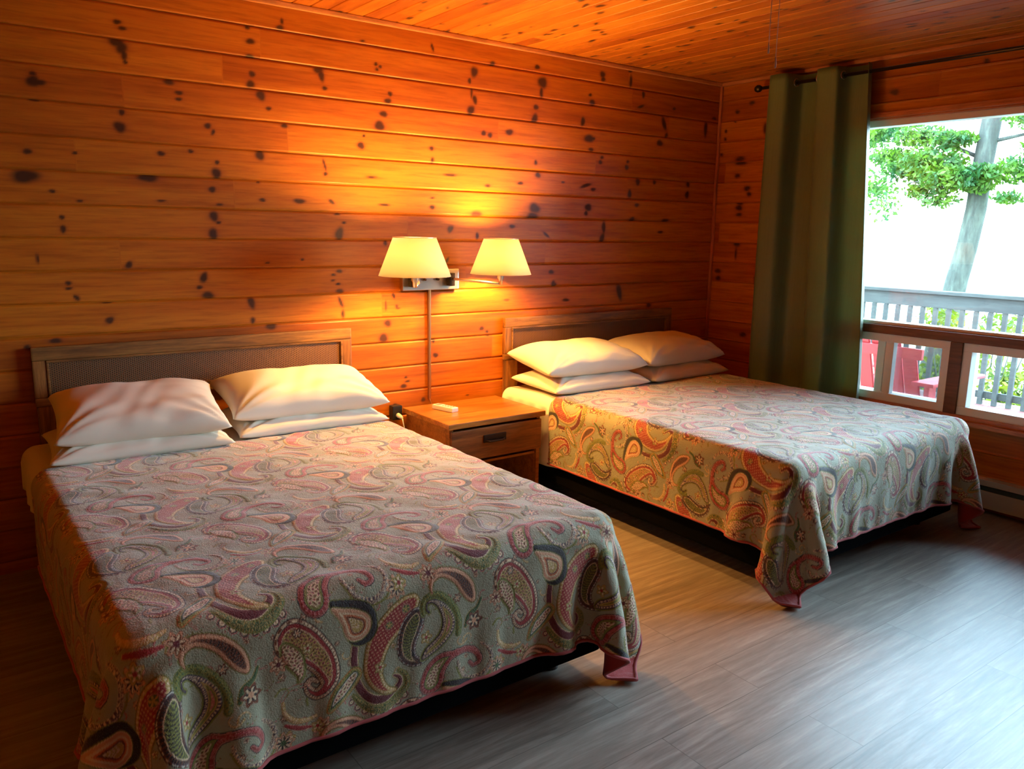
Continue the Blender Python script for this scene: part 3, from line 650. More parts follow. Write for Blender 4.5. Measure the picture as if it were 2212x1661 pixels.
MOTIFS = """hexes 288 319 8 306 340 9 326 356 9 349 369 9 373 372 9 399 373 9 423 365 9 443 353 9
green 294 303 4 320 335 9 349 356 11 379 364 11 408 357 11 434 341 9 450 321 8 446 294 6 426 274 4
maroon 305 160 10 299 199 11 300 231 11 307 275 12 327 311 12 354 333 13 384 338 12 410 328 10 428 313 9 428 296 7 411 284 5
beadpurple 291 -3 5 295 24 6 312 51 7 336 65 8 366 65 8 392 46 7 405 18 7 393 -14 6 370 -33 4
olive 285 13 3 301 50 3 327 72 3 359 77 3 392 68 3 416 39 3
bigred 141 107 48 163 121 46 188 147 42 212 178 37 226 210 30 228 235 23 214 254 18 194 261 15 176 248 12 171 231 9 182 221 7 197 230 5
creamleaf 119 120 13 129 137 21 140 156 24 150 180 18 155 201 11 149 219 3
greenloop 297 247 21 277 264 25 256 281 24 238 299 17 226 316 9
goldred 469 99 21 446 115 35 412 137 38 378 169 35 357 211 30 350 252 25 363 291 19 386 317 12 414 327 6
sleaf 483 122 4 476 147 26 462 172 32 451 204 29 451 233 25 465 258 17 489 269 10 511 262 8 529 246 7
snake -121 141 5 -129 130 5 -126 114 6 -107 113 8 -82 133 13 -62 164 20 -59 194 23 -74 218 19 -96 236 18 -122 250 16 -140 263 9
scallop -139 142 6 -141 122 7 -134 103 7 -113 95 7 -84 103 8 -57 128 9 -35 160 9 -26 196 9 -29 223 9
peach -111 92 3 -114 73 6 -105 57 8 -82 48 11 -55 54 14 -25 71 19 -1 99 23 13 124 19 23 143 9
redloop 206 32 38 213 10 35 226 -7 30 246 -21 22 267 -27 13 294 -30 10 322 -28 9 349 -16 9 365 6 8 365 23 6 346 28 6 333 15 5
dark 248 54 9 285 76 25 318 103 40 322 131 43
tear 246 64 5 269 80 14 293 100 27 310 121 38
midrib 691 146 5 677 170 7 650 186 9 638 211 7
pinkline 745 252 5 761 231 6 790 227 6 813 234 4
goldline 748 259 5 751 286 6 773 312 8 807 323 7 830 320 5
redline 752 319 5 785 337 7 819 346 4
flowerpeach 425 53 31
floweryellow 369 247 19
flowerorange 741 157 25
flowerorange 846 352 27
floweryellow 514 39 19
flowerdark 667 204 29
floweryellow 511 209 20
flowerdark -30 125 15
octagon 449 112 16
octagon 399 143 15
flowerdark 151 93 15
floweryellow 175 137 17
floweryellow 756 355 22"""
MOT = [[l.split()[0]]+[int(a) for a in l.split()[1:]] for l in MOTIFS.split('\n') if l.strip()]
TILE, RELIEF = paisley_tile(MOT)

def fine(A, n, m_):
    """Catmull-Rom resampling of a coarse grid A (a, b, k) to n x m points."""
    def axis(A, n):
        a = A.shape[0]; t = np.linspace(0, a-1, n); i = np.minimum(t.astype(int), a-2); f = (t-i)[:, None, None]
        g = lambda j: A[np.clip(j, 0, a-1)]
        p0 = np.where((i == 0)[:, None, None], 2*A[0]-A[1], g(i-1)); p1, p2 = g(i), g(i+1)
        p3 = np.where((i == a-2)[:, None, None], 2*A[-1]-A[-2], g(i+2))
        return .5*(2*p1+(p2-p0)*f+(2*p0-5*p1+4*p2-p3)*f*f+(3*p1-p0-3*p2+p3)*f**3)
    B = axis(A, n); return axis(B.transpose(1, 0, 2), m_).transpose(1, 0, 2)

def quilt(x0, x1, yf, yh, zt, res, label, group, uo, seed, dropx=.325, dropy=.345):
    P, U, V = drape(x0, x1, yf, yh, zt, dropx, dropy, seed=seed, s=.032, steps=420)
    wu, wv = U[0, -1]-U[0, 0], V[-1, 0]-V[0, 0]
    n, m_ = int(wv/res), int(wu/res)
    A = fine(np.concatenate([P, U[..., None], V[..., None]], -1), n, m_)
    X = A[..., :3]; u = (A[..., 3]+4-uo)*1000 % TU
    # distance down the cloth from the head, so that the print reads the right way up at the foot
    v = ((yf-A[..., 4])*1000+40) % TV
    def samp(T):
        i0 = np.floor(v).astype(int) % TV; j0 = np.floor(u).astype(int) % TU; fi = (v % 1)[..., None]; fj = (u % 1)[..., None]
        i1, j1 = (i0+1) % TV, (j0+1) % TU
        return (T[i0, j0]*(1-fi)*(1-fj)+T[i0, j1]*(1-fi)*fj+T[i1, j0]*fi*(1-fj)+T[i1, j1]*fi*fj)
    C = samp(TILE); hgt = samp(RELIEF[..., None])[..., 0]
    for cu in (U[0, 0], U[0, -1]):          # the plain red corner facing of the hem
        dd_ = np.abs(A[..., 3]-cu)+np.abs(A[..., 4]-V[0, 0]); C[dd_ < .12] = PAL['r']*1.15
    du = np.gradient(X, axis=1); dv = np.gradient(X, axis=0); N = np.cross(du, dv); N /= np.linalg.norm(N, axis=-1, keepdims=True)+1e-9
    wob = .0022*np.sin(A[..., 3]*19+1.7*np.sin(A[..., 4]*13))*np.sin(A[..., 4]*23+1.3*np.sin(A[..., 3]*17))
    X = X+N*(.004+wob+.0010*hgt)[..., None]
    root = thing('bedspread', label, 'bedspread', ((x0+x1)/2, (yf+yh)/2, zt), group)
    grid_mesh('cloth', X, M['quilt'], root, cols=C)
    B = fine(P, P.shape[0]*3, P.shape[1]*3); du = np.gradient(B, axis=1); dv = np.gradient(B, axis=0); Nb = np.cross(du, dv); Nb /= np.linalg.norm(Nb, axis=-1, keepdims=True)+1e-9
    ob = grid_mesh('backing', (B-Nb*.003)[:, ::-1], M['quilt_back'], root); ob['label'] = 'plain red underside of the quilt'
    edge = np.concatenate([X[::-1, 0][::10], X[0, ::10], X[::10, -1]]); bm = bmesh.new()
    bm_tube(bm, [tuple(p) for p in edge], .0055, 6); e = mesh_obj('binding', bm, M['binding'], root, True); e['label'] = 'thin red bound hem'
    adopt(root); return root

def surf_pillow(w, d, h, seed, droop=0.0):
    """soft pillow centred on the origin, n x m grid, top and bottom halves in one closed mesh"""
    r = np.random.default_rng(seed); n = 80; m_ = 56
    a = np.linspace(-1, 1, n); b = np.linspace(-1, 1, m_)
    A, B = np.meshgrid(a, b)
    # even out the square so that corners stay pointed ears and the sides draw in
    inx = 1-.085*(1-B**2)**1.0*np.abs(A)**3; iny = 1-.11*(1-A**2)*np.abs(B)**3
    x = A*w/2*(1-.06*(1-np.abs(B)**2.2)*np.abs(A)); y = B*d/2*(1-.08*(1-np.abs(A)**2.2)*np.abs(B))
    prof = np.clip((1-np.abs(A)**4.2)*(1-np.abs(B)**3.2), 0, 1)**.47
    ph = r.uniform(0, 6.28, 6)
    wr = (.0018*np.sin(9*A+4*B+ph[0]+2*np.sin(3*B+ph[1]))+.0012*np.sin(17*A-7*B+ph[2]+1.5*np.sin(5*A))+.004*np.sin(6*B+11*A*B+ph[3]))
    # creases running in from the front corners
    cr = sum(.0045*np.sin(15*np.arctan2(B+1.02, A-c)+ph[4+k])*np.exp(-1.5*np.hypot(B+1, A-c)) for k, c in enumerate((-1.02, 1.02)))
    edge = np.clip(prof*1.6, 0, 1)
    zt = h*.60*prof+(wr*.75+cr*1.4)*edge
    zb = -h*.40*prof
    top = np.stack([x, y, zt], -1); bot = np.stack([x, y, zb], -1)
    return top, bot

def pillow(name, label, group, c, w, d, h, rot=(0, 0, 0), seed=0):
    top, bot = surf_pillow(w, d, h, seed)
    me_top = grid_mesh('t', top, M['linen']); me_bot = grid_mesh('b', bot[:, ::-1], M['linen'])
    bm = bmesh.new(); bm.from_mesh(me_top.data); bm.from_mesh(me_bot.data)
    bpy.data.objects.remove(me_top); bpy.data.objects.remove(me_bot)
    bmesh.ops.remove_doubles(bm, verts=bm.verts, dist=.0006)
    o = mesh_obj(name, bm, M['linen'], None, True)
    o.location = c; o.rotation_euler = [math.radians(a) for a in rot]
    return tag(o, label, 'pillow', group)

def bed(x0, x1, label, hx0, hx1, group):
    root = thing('bed', label, 'bed', ((x0+x1)/2, -1.0, 0), group)
    ZT = .53
    bm = bmesh.new(); bm_box(bm, (x0+.012, -1.985, .29), (x1-.012, -.05, ZT), .055, 5); mesh_obj('mattress', bm, M['mattress'], root, True)
    bm = bmesh.new(); bm_box(bm, (x0+.02, -1.97, .075), (x1-.02, -.055, .288), .02, 3); s = mesh_obj('box_spring', bm, M['black'], root, True); s['label'] = 'black fabric box base'
    for lx in (x0+.14, x1-.14):
        for ly in (-1.85, -.2):
            bm = bmesh.new(); bm_lathe(bm, [(0, 0), (.028, 0), (.028, .012), (.018, .014), (.018, .08), (0, .08)], (lx, ly, 0), 20); mesh_obj('leg', bm, M['black_plastic'], root, True)
    z0, z1 = .70, .945; ya, yb = -.038, -.012
    hb = bpy.data.objects.new('headboard', None); COL.objects.link(hb); hb.parent = root; hb.location = (0, 0, 0)
    def p(name, lo, hi, mat='oak', bev=.006): return box(name, lo, hi, M[mat], hb, bev)
    p('top_rail', (hx0, ya, z1-.055), (hx1, yb, z1)); p('bottom_rail', (hx0, ya, z0), (hx1, yb, z0+.035))
    p('stile', (hx0, ya, z0+.0352), (hx0+.05, yb, z1-.0552), 'oak_z'); p('stile', (hx1-.05, ya, z0+.0352), (hx1, yb, z1-.0552), 'oak_z')
    bm = bmesh.new()    # bead moulding round the cane
    i0, i1, j0, j1 = hx0+.05, hx1-.05, z0+.035, z1-.055
    for lo, hi in (((i0+.0002, ya-.004, j1-.010), (i1-.0002, yb, j1-.0002)), ((i0+.0002, ya-.004, j0+.0002), (i1-.0002, yb, j0+.010)), ((i0+.0002, ya-.0035, j0+.010), (i0+.010, yb-.0005, j1-.010)), ((i1-.010, ya-.0035, j0+.010), (i1-.0002, yb-.0005, j1-.010))): bm_box(bm, lo, hi, .003)
    mesh_obj('bead_moulding', bm, M['oak'], hb)
    p('cane_panel', (i0+.01, -.030, j0+.01), (i1-.01, -.020, j1-.01), 'cane', 0)
    p('leg', (hx0+.004, -.034, .0), (hx0+.10, yb, z0), 'oak_z'); p('leg', (hx1-.10, -.034, .0), (hx1-.004, yb, z0), 'oak_z')
    bpy.context.view_layer.update()
    hb.matrix_parent_inverse = Matrix.Identity(4)
    for c in root.children:
        if c is not hb: c.matrix_parent_inverse = Matrix.Translation(-root.location)
    hb.location = (0, -.025+1.0, 0)
    for c in hb.children: c.matrix_parent_inverse = Matrix.Translation((-root.location.x, .025, 0))
    return root

def sheet(x0, x1, label, seed, dropl, dropr, zt=.538):
    """fitted top end of the sheet, rolling over both sides of the mattress at the head"""
    r = .05; th = .006
    prof = []
    for z in np.linspace(zt-dropl, zt-r, 12): prof.append((x0-th, z, -1))
    for a in np.linspace(math.pi, math.pi/2, 9)[1:]: prof.append((x0+r+math.cos(a)*(r+th), zt-r+math.sin(a)*(r+th), 0))
    for x in np.linspace(x0+r, x1-r, 50)[1:-1]: prof.append((x, zt+th, 0))
    for a in np.linspace(math.pi/2, 0, 9): prof.append((x1-r+math.cos(a)*(r+th), zt-r+math.sin(a)*(r+th), 0))
    for z in np.linspace(zt-r, zt-dropr, 12)[1:]: prof.append((x1+th, z, 1))
    ys = np.linspace(-.56, -.055, 60); P = np.zeros((len(ys), len(prof), 3))
    for i, y in enumerate(ys):
        for j, (x, z, s) in enumerate(prof):
            k = max(0, (zt-.06-z))
            P[i, j] = (x+s*k*(.03+.05*math.sin(y*17+seed))+s*.004*math.sin(y*60), y, z+.004*math.sin(9*x+11*y+seed)*(s == 0))
    root = thing('bed_sheet', label, 'sheet', ((x0+x1)/2, -.3, zt), 'white bed sheets')
    o = grid_mesh('cloth', P, M['linen'], root)
    so_ = o.modifiers.new('thick', 'SOLIDIFY'); so_.thickness = .002; so_.offset = 0
    adopt(root); return root

bed(-4.235, -2.775, 'double bed in the foreground with cane headboard and black base, left of the nightstand', -4.17, -2.77, 'matching double beds')
bed(-1.83, -.37, 'double bed by the window and green curtain, with cane headboard and black base', -1.811, -.415, 'matching double beds')
sheet(-4.235, -2.775, 'white sheet showing beside the pillows at the head of the foreground bed', 1, .16, .16)
sheet(-1.83, -.37, 'white sheet hanging down beside the nightstand at the head of the window bed', 2.2, .355, .16)
quilt(-4.235, -2.775, -2.0, -.50, .548, .0023, 'paisley quilt spread over the foreground bed, red hem towards the camera', 'paisley quilts', 0.0, 3)
quilt(-1.83, -.37, -2.0, -.50, .548, .0036, 'paisley quilt spread over the bed by the window, washed with daylight', 'paisley quilts', .165, 5)
PG = 'white pillows stacked on the beds'
ZP = .552
pillow('pillow', 'lower of the two white pillows beside the outer end of the foreground bed headboard', PG, (-3.85, -.33, ZP+.036), .66, .44, .095, (2, 0, -3), 1)
pillow('pillow', 'plump upper white pillow at the outer side of the foreground bed', PG, (-3.835, -.315, ZP+.142), .63, .44, .150, (13, 0, -5), 2)
pillow('pillow', 'lower white pillow of the stack nearest the nightstand on the foreground bed', PG, (-3.15, -.30, ZP+.036), .68, .44, .095, (2, 0, -2), 3)
pillow('pillow', 'upper creased white pillow nearest the nightstand on the foreground bed', PG, (-3.145, -.28, ZP+.142), .71, .43, .150, (11, 0, -3), 4)
pillow('pillow', 'lower white pillow beside the nightstand on the window bed', PG, (-1.455, -.31, ZP+.042), .70, .44, .105, (2, 0, -2), 5)
pillow('pillow', 'upper white pillow with pointed corner beside the nightstand on the window bed', PG, (-1.455, -.275, ZP+.160), .72, .43, .155, (8, 0, -3), 6)
pillow('pillow', 'lower white pillow on the window bed, on the side nearest the curtain', PG, (-.735, -.31, ZP+.042), .70, .44, .105, (2, 0, 2), 7)
pillow('pillow', 'upper white pillow on the window bed, on the side nearest the curtain', PG, (-.735, -.275, ZP+.160), .71, .43, .155, (8, 0, 2), 8)

# ------------------------------------------------------------------ nightstand and what lies on it
ns = thing('nightstand', 'orange-brown wooden nightstand with one drawer standing between the two beds', 'nightstand', (-2.165, -.26, 0))
box('top', (-2.475, -.495, .466), (-1.862, -.025, .495), M['oak_ns'], ns, .006)
bm = bmesh.new()
bm_box(bm, (-2.455, -.470, .0), (-2.433, -.030, .4655), .002); bm_box(bm, (-1.904, -.470, .0), (-1.882, -.030, .4655), .002)
bm_box(bm, (-2.4325, -.045, .0), (-1.9045, -.030, .4655), .001); bm_box(bm, (-2.4325, -.455, .255), (-1.9045, -.0455, .268), .001)
mesh_obj('case', bm, M['oak_ns'], ns)
dr = box('drawer', (-2.452, -.488, .290), (-1.885, -.4705, .452), M['oak_nsdark'], ns, .004)
bm = bmesh.new()
bm_box(bm, (-2.262, -.494, .372), (-2.122, -.4885, .412), .002); bm_tube(bm, [(-2.25, -.492, .382), (-2.235, -.508, .380), (-2.15, -.508, .380), (-2.135, -.492, .382)], .005, 10)
h_ = mesh_obj('handle', bm, M['bronze'], ns, False); h_['label'] = 'dark metal recessed pull'
bpy.context.view_layer.update(); h_.parent = dr
adopt(ns)
h_.matrix_parent_inverse = (Matrix.Translation((0, 0, 0)))
h_.matrix_parent_inverse = Matrix.Identity(4)

rc = thing('remote_control', 'small white remote control lying on the nightstand', 'remote', (-2.315, -.20, .4955))
def rbox(name, lo, hi, mat, bev): return box(name, lo, hi, M[mat], rc, bev)
rbox('housing', (-.024, -.075, 0), (.024, .075, .024), 'white_plastic', .005)
rbox('screen', (-.016, .030, .0242), (.016, .062, .0252), 'grey_rubber', 0)
for k in range(4):
    for s in (-1, 1): rbox('button', (s*.009-.005, -.058+k*.019, .0242), (s*.009+.005, -.048+k*.019, .0258), 'grey_rubber', .001)
rc.rotation_euler = (0, 0, math.radians(14))

ad = thing('plug_adapter', 'black plug adapter with a white plug on the wall behind the nightstand', 'adapter', (-2.51, 0, .475))
box('housing', (-2.545, -.045, .435), (-2.487, -.002, .512), M['black_plastic'], ad, .006)
bm = bmesh.new(); bm_tube(bm, [(-2.515, -.044, .462), (-2.512, -.062, .458), (-2.506, -.078, .45)], [.013, .012, .007], 12); e = mesh_obj('plug', bm, M['white_plastic'], ad, True); e['label'] = 'white plug'
bm = bmesh.new(); bm_tube(bm, [(-2.506, -.078, .45), (-2.50, -.088, .40), (-2.498, -.07, .30), (-2.50, -.03, .12), (-2.505, -.02, .012)], .003, 8); e = mesh_obj('cord', bm, M['white_plastic'], ad, True)
adopt(ad)

# ------------------------------------------------------------------ double swing-arm wall lamp
lamp = thing('wall_lamp', 'polished metal wall lamp with two lit yellow shades on swing arms above the nightstand', 'wall lamp', (-2.295, 0, 1.12))
bm = bmesh.new(); bm_box(bm, (-2.470, -.030, 1.122), (-2.122, -.001, 1.232), .004); mesh_obj('back_plate', bm, M['chrome'], lamp)
for hx in (-2.418, -2.182):
    bm = bmesh.new(); bm_box(bm, (hx-.020, -.068, 1.142), (hx+.012, -.0302, 1.212), .004); mesh_obj('arm_bracket', bm, M['bronze'], lamp)
for sx in (-2.34, -2.26):
    bm = bmesh.new(); bm_lathe(bm, [(0, -.045), (.006, -.045), (.007, -.031), (0, -.0305)], (sx, 0, 1.178), 16, 'y'); mesh_obj('switch_knob', bm, M['bronze'], lamp, True)
def shade_at(x, y, zb, rb, rt_, h, pts):
    bm = bmesh.new(); bm_tube(bm, pts, .007, 12); mesh_obj('swing_arm', bm, M['chrome'], lamp, True)
    bm = bmesh.new(); bm_lathe(bm, [(0, zb-.055), (.010, -.055+zb), (.012, zb-.03), (.018, zb-.02), (.018, zb+.045), (.014, zb+.05), (0, zb+.05)], (x, y, 0), 24); mesh_obj('socket', bm, M['chrome'], lamp, True)
    bm = bmesh.new(); bm_lathe(bm, [(.0, zb+.052), (.014, zb+.055), (.019, zb+.08), (.031, zb+.115), (.029, zb+.14), (.016, zb+.158), (0, zb+.162)], (x, y, 0), 24); b_ = mesh_obj('bulb', bm, M['bulb'], lamp, True)
    b_.visible_shadow = True
    bm = bmesh.new(); th = .0016
    bm_lathe(bm, [(rb, zb), (rb*.9+rt_*.1, zb+h*.1), ((rb+rt_)/2, zb+h/2), (rt_, zb+h), (rt_-th, zb+h), ((rb+rt_)/2-th, zb+h/2), (rb-th, zb), (rb, zb)], (x, y, 0), 64)
    s_ = mesh_obj('lamp_shade', bm, M['shade'], lamp, True); s_['label'] = 'lit yellow cone shade'
    bm = bmesh.new()
    for rr, zz in ((rt_, zb+h),):
        ring = [(x+rr*math.cos(2*math.pi*k/64), y+rr*math.sin(2*math.pi*k/64), zz) for k in range(65)]
        bm_tube(bm, ring, .0022, 6, False)
    for k in range(3):
        a = k*2.094; bm_tube(bm, [(x, y, zb+h-.012), (x+rt_*math.cos(a), y+rt_*math.sin(a), zb+h)], .0015, 6)
    mesh_obj('shade_ring', bm, M['chrome'], lamp, True)
shade_at(-2.605, -.40, 1.222, .172, .102, .180, [(-2.418, -.066, 1.180), (-2.418, -.10, 1.180), (-2.50, -.25, 1.175), (-2.600, -.395, 1.172)])
shade_at(-1.998, -.25, 1.212, .164, .092, .186, [(-2.182, -.066, 1.180), (-2.182, -.085, 1.180), (-2.10, -.16, 1.172), (-2.000, -.248, 1.160)])
box('cord_cover', (-2.306, -.014, .52), (-2.290, -.001, 1.121), M['brass'], lamp, .003)
tube('cord', [(-2.298, -.008, .53), (-2.296, -.020, .50), (-2.285, -.018, .47), (-2.29, -.015, .40)], .003, M['brass'], lamp, 8)
adopt(lamp)

# ------------------------------------------------------------------ curtain, rod
rod = thing('curtain_rod', 'dark metal curtain rod above the window', 'curtain rod', (-.085, -2.1, 2.35))
RZ, RX = 2.352, -.085
tube('rod', [(RX, -.40, RZ), (RX, -3.75, RZ)], .010, M['bronze'], rod, 16)
for y in (-.39, -3.76):
    s = 1 if y > -1 else -1
    bm = bmesh.new(); bm_lathe(bm, [(0, 0), (.012, .0), (.020, .012*s), (.023, .028*s), (.016, .044*s), (0, .050*s)], (RX, y, RZ), 24, 'y'); mesh_obj('finial', bm, M['bronze'], rod, True)
for y in (-.44, -2.2, -3.66):
    bm = bmesh.new(); bm_box(bm, (-.006, y-.012, RZ-.035), (-.0005, y+.012, RZ+.035), .002); bm_tube(bm, [(-.004, y, RZ), (RX, y, RZ)], .006, 10); mesh_obj('bracket', bm, M['bronze'], rod)
adopt(rod)
cu = thing('curtain', 'sage green grommet curtain drawn aside at the corner end of the window', 'curtain', (-.085, -.8, .12))
n, m_ = 220, 60; P = np.zeros((m_, n, 3))
for j in range(m_):
    t = j/(m_-1); z = 2.400-(2.400-.10)*t
    ya, yb = -.455-.0*t+.02*t, -1.125-.105*min(1, t*1.3)
    for i in range(n):
        s = i/(n-1); w = 2*math.pi*2.15
        ph = w*s-.9
        am = .072*(.82+.25*math.sin(7*s+1))*(1+.18*math.sin(3*t+5*s))
        y = ya+(yb-ya)*s+.018*math.sin(2*ph+.6)*(1-.3*t)
        x = RX-.012-am*math.sin(ph+.35*math.sin(2*ph)+.25*math.sin(2.2*t+s*3))+.010*math.sin(14*s+2*t)*t
        P[j, i] = (min(x, -.022), y, z)
o = grid_mesh('fabric_panel', P, M['curtain'], cu); so_ = o.modifiers.new('thick', 'SOLIDIFY'); so_.thickness = .002; so_.offset = 0
for k in range(7):
    s = (k*math.pi+.9+0.0)/(2*math.pi*2.15)
    if not .01 < s < .99: continue
    i = int(s*(n-1)); p = P[1, i]; q = P[1, min(i+2, n-1)]-P[1, max(i-2, 0)]; tv = Vector((q[0], q[1], 0)).normalized(); nv = Vector((-tv.y, tv.x, 0))
    ring = [Vector((p[0], p[1], RZ))+tv*(.021*math.cos(a))+Vector((0, 0, 1))*(.021*math.sin(a)) for a in np.linspace(0, 2*math.pi, 29)]
    bm = bmesh.new(); bm_tube(bm, ring, .0045, 8, False); mesh_obj('grommet', bm, M['steel'], cu, True)
adopt(cu)

# ------------------------------------------------------------------ fan pull cords, baseboard heater
for k, (x, z, lb) in enumerate(((-2.540, 1.933, 'thin ceiling pull cord, the shorter of the two, hanging near the curtain top'), (-2.505, 1.899, 'thin ceiling pull cord, the longer of the two, hanging near the curtain top'))):
    c = thing('pull_cord', lb, 'pull cord', (x, -2.27, H-.004), 'ceiling pull cords')
    tube('string', [(x, -2.27, H-.004), (x+.001, -2.27, z+.03)], .0011, M['string'], c, 8)
    bm = bmesh.new(); bm_lathe(bm, [(0, z), (.0028, z+.003), (.0030, z+.012), (.0012, z+.031), (0, z+.032)], (x+.001, -2.27, 0), 12); mesh_obj('pull_knob', bm, M['string'], c, True)
    adopt(c)
bh = thing('baseboard_heater', 'long low baseboard heater on the wall under the window', 'heater', (-.035, -2.9, .0))
bm = bmesh.new(); bm_box(bm, (-.012, -4.2, .03), (-.007, -1.62, .185), .001); bm_box(bm, (-.066, -4.2, .178), (-.007, -1.62, .186), .002); bm_box(bm, (-.070, -4.2, .155), (-.064, -1.62, .186), .002)
mesh_obj('housing', bm, M['heater'], bh)
box('front_cover', (-.072, -4.19, .035), (-.066, -1.63, .128), M['heater'], bh, .002)
box('fins', (-.060, -4.15, .05), (-.015, -1.66, .150), M['heater_dark'], bh, .001)
for y in (-4.215, -1.64): box('end_cap', (-.074, y, .0), (-.007, y+.035, .190), M['heater'], bh, .004)
adopt(bh)

# ------------------------------------------------------------------ outside: deck, railing, chair, trees
DZ = -.20
dk = bmesh.new(); y = -6.0
x = .17
while x < 4.2:
    bm_box(dk, (x, -6.5, DZ-.035), (x+.138, 5.0, DZ), .004, 1); x += .145
o = mesh_obj('deck', dk, M['deck']); tag(o, kind='structure')
dsup = bmesh.new(); bm_box(dsup, (.16, -6.5, DZ-.30), (4.2, 5.0, DZ-.04)); tag(mesh_obj('deck_joists', dsup, M['siding']), kind='structure')
rl = thing('deck_railing', 'weathered wooden deck railing with upright balusters outside the window', 'railing', (4.0, -.7, DZ))
RXO = 4.0; ztop = .898
box('top_rail', (RXO-.08, -6.0, ztop-.035), (RXO+.08, 4.4, ztop), M['rail'], rl, .006)
box('rail_fascia', (RXO-.045, -6.0, ztop-.175), (RXO-.008, 4.4, ztop-.036), M['rail'], rl, .004)
box('bottom_rail', (RXO-.006, -6.0, DZ+.06), (RXO+.030, 4.4, DZ+.13), M['rail'], rl, .004)
for k in range(76):
    yy = 4.2-.134*k; box('baluster', (RXO-.045, yy-.021, DZ+.001), (RXO-.007, yy+.021, ztop-.176), M['rail'], rl, .003)
for yy in (4.35, 2.35, -.45-2.0, -4.6, -5.95): box('post', (RXO+.0305, yy-.045, DZ-.3), (RXO+.115, yy+.045, ztop-.0355), M['rail'], rl, .004)
adopt(rl)

# adirondack chair seen from behind, facing the lake (+x)
ch = thing('deck_chair', 'red slatted adirondack chair on the deck, its back to the window', 'chair', (1.25, -.72, DZ))
CX, CY = .92, -.80
def cb(name, lo, hi, bev=.008): return box(name, lo, hi, M['red_plastic'], ch, bev)
def slat(y0, y1, z0, z1, x0, x1, th=.022):
    bm = bmesh.new(); vs = []
    for (yy, zz, xx) in ((y0, z0, x0), (y1, z0, x0), (y1, z1, x1), (y0, z1, x1)): vs.append((bm.verts.new((xx, yy*1.0, zz)), bm.verts.new((xx+th, yy, zz))))
    a = [v[0] for v in vs]; b = [v[1] for v in vs]
    bm.faces.new(a[::-1]); bm.faces.new(b)
    for k in range(4): bm.faces.new((a[k], a[(k+1) % 4], b[(k+1) % 4], b[k]))
    bmesh.ops.bevel(bm, geom=list(bm.edges), offset=.005, segments=2, affect='EDGES')
    return mesh_obj('back_slat', bm, M['red_plastic'], ch)
tops = [.70, .745, .765, .745, .70]
for k in range(5):
    yc = CY+(k-2)*.112; slat(yc-.050, yc+.050, DZ+.30, tops[k], 1.08, .86)
cb('back_brace', (.862, CY-.32, .625), (.892, CY+.32, .70)); cb('back_brace', (.99, CY-.29, .28), (1.02, CY+.29, .34))
for s in (-1, 1):
    cb('arm', (.86, CY+s*.345-.075, .452), (1.62, CY+s*.345+.075, .478)); cb('front_leg', (1.50, CY+s*.335-.015, DZ+.001), (1.60, CY+s*.335+.015, .451)); cb('rear_leg', (.95, CY+s*.335-.018, DZ+.001), (1.05, CY+s*.335+.018, .451))
    bm = bmesh.new(); bm_box(bm, (.86, CY+s*.300-.012, DZ+.06), (1.60, CY+s*.300+.012, DZ+.32), .006); mesh_obj('side_rail', bm, M['red_plastic'], ch)
for k in range(6): cb('seat_slat', (1.10+k*.085, CY-.30, DZ+.30+.012*k), (1.175+k*.085, CY+.30, DZ+.322+.012*k), .004)
cb('rear_apron', (.905, CY-.285, DZ+.10), (.925, CY+.285, DZ+.27))
adopt(ch)

gr = bmesh.new(); bm_box(gr, (.16, -60, -1.9), (22, 60, -1.6)); tag(mesh_obj('ground', gr, M['ground']), kind='structure')
wt = bmesh.new(); bm_box(wt, (22, -200, -2.2), (260, 200, -2.0)); tag(mesh_obj('lake', wt, M['water']), kind='structure')

def leaves(name, spots, n, size, mat, parent, seed):
    """a crown of separate leaf blades scattered in the given (centre, radii) clumps"""
    r = np.random.default_rng(seed); tot = sum(s[4] for s in spots); V = []; 
    for (cx, cy, cz, R, w, fl) in spots:
        k = int(n*w/tot)
        d = r.normal(size=(k, 3)); d /= np.linalg.norm(d, axis=1)[:, None]; rad = R*r.uniform(0, 1, k)**.5
        c = np.array([cx, cy, cz])+d*rad[:, None]*np.array([1, 1, fl])
        a = r.normal(size=(k, 3)); a /= np.linalg.norm(a, axis=1)[:, None]; b = np.cross(a, r.normal(size=(k, 3))); b /= np.linalg.norm(b, axis=1)[:, None]
        s = size*r.uniform(.6, 1.3, k)[:, None]
        V.append(np.stack([c-a*s, c-b*s*.45, c+a*s, c+b*s*.45], 1))
    V = np.concatenate(V); k = len(V); me = bpy.data.meshes.new(name)
    me.vertices.add(k*4); me.vertices.foreach_set('co', V.reshape(-1).astype(np.float32))
    me.loops.add(k*4); me.loops.foreach_set('vertex_index', np.arange(k*4, dtype=np.int32))
    me.polygons.add(k); me.polygons.foreach_set('loop_start', np.arange(0, k*4, 4, dtype=np.int32)); me.polygons.foreach_set('loop_total', np.full(k, 4, dtype=np.int32))
    me.update(calc_edges=True); me.materials.append(mat); o = bpy.data.objects.new(name, me); link(o, parent); o['kind'] = 'stuff'; return o

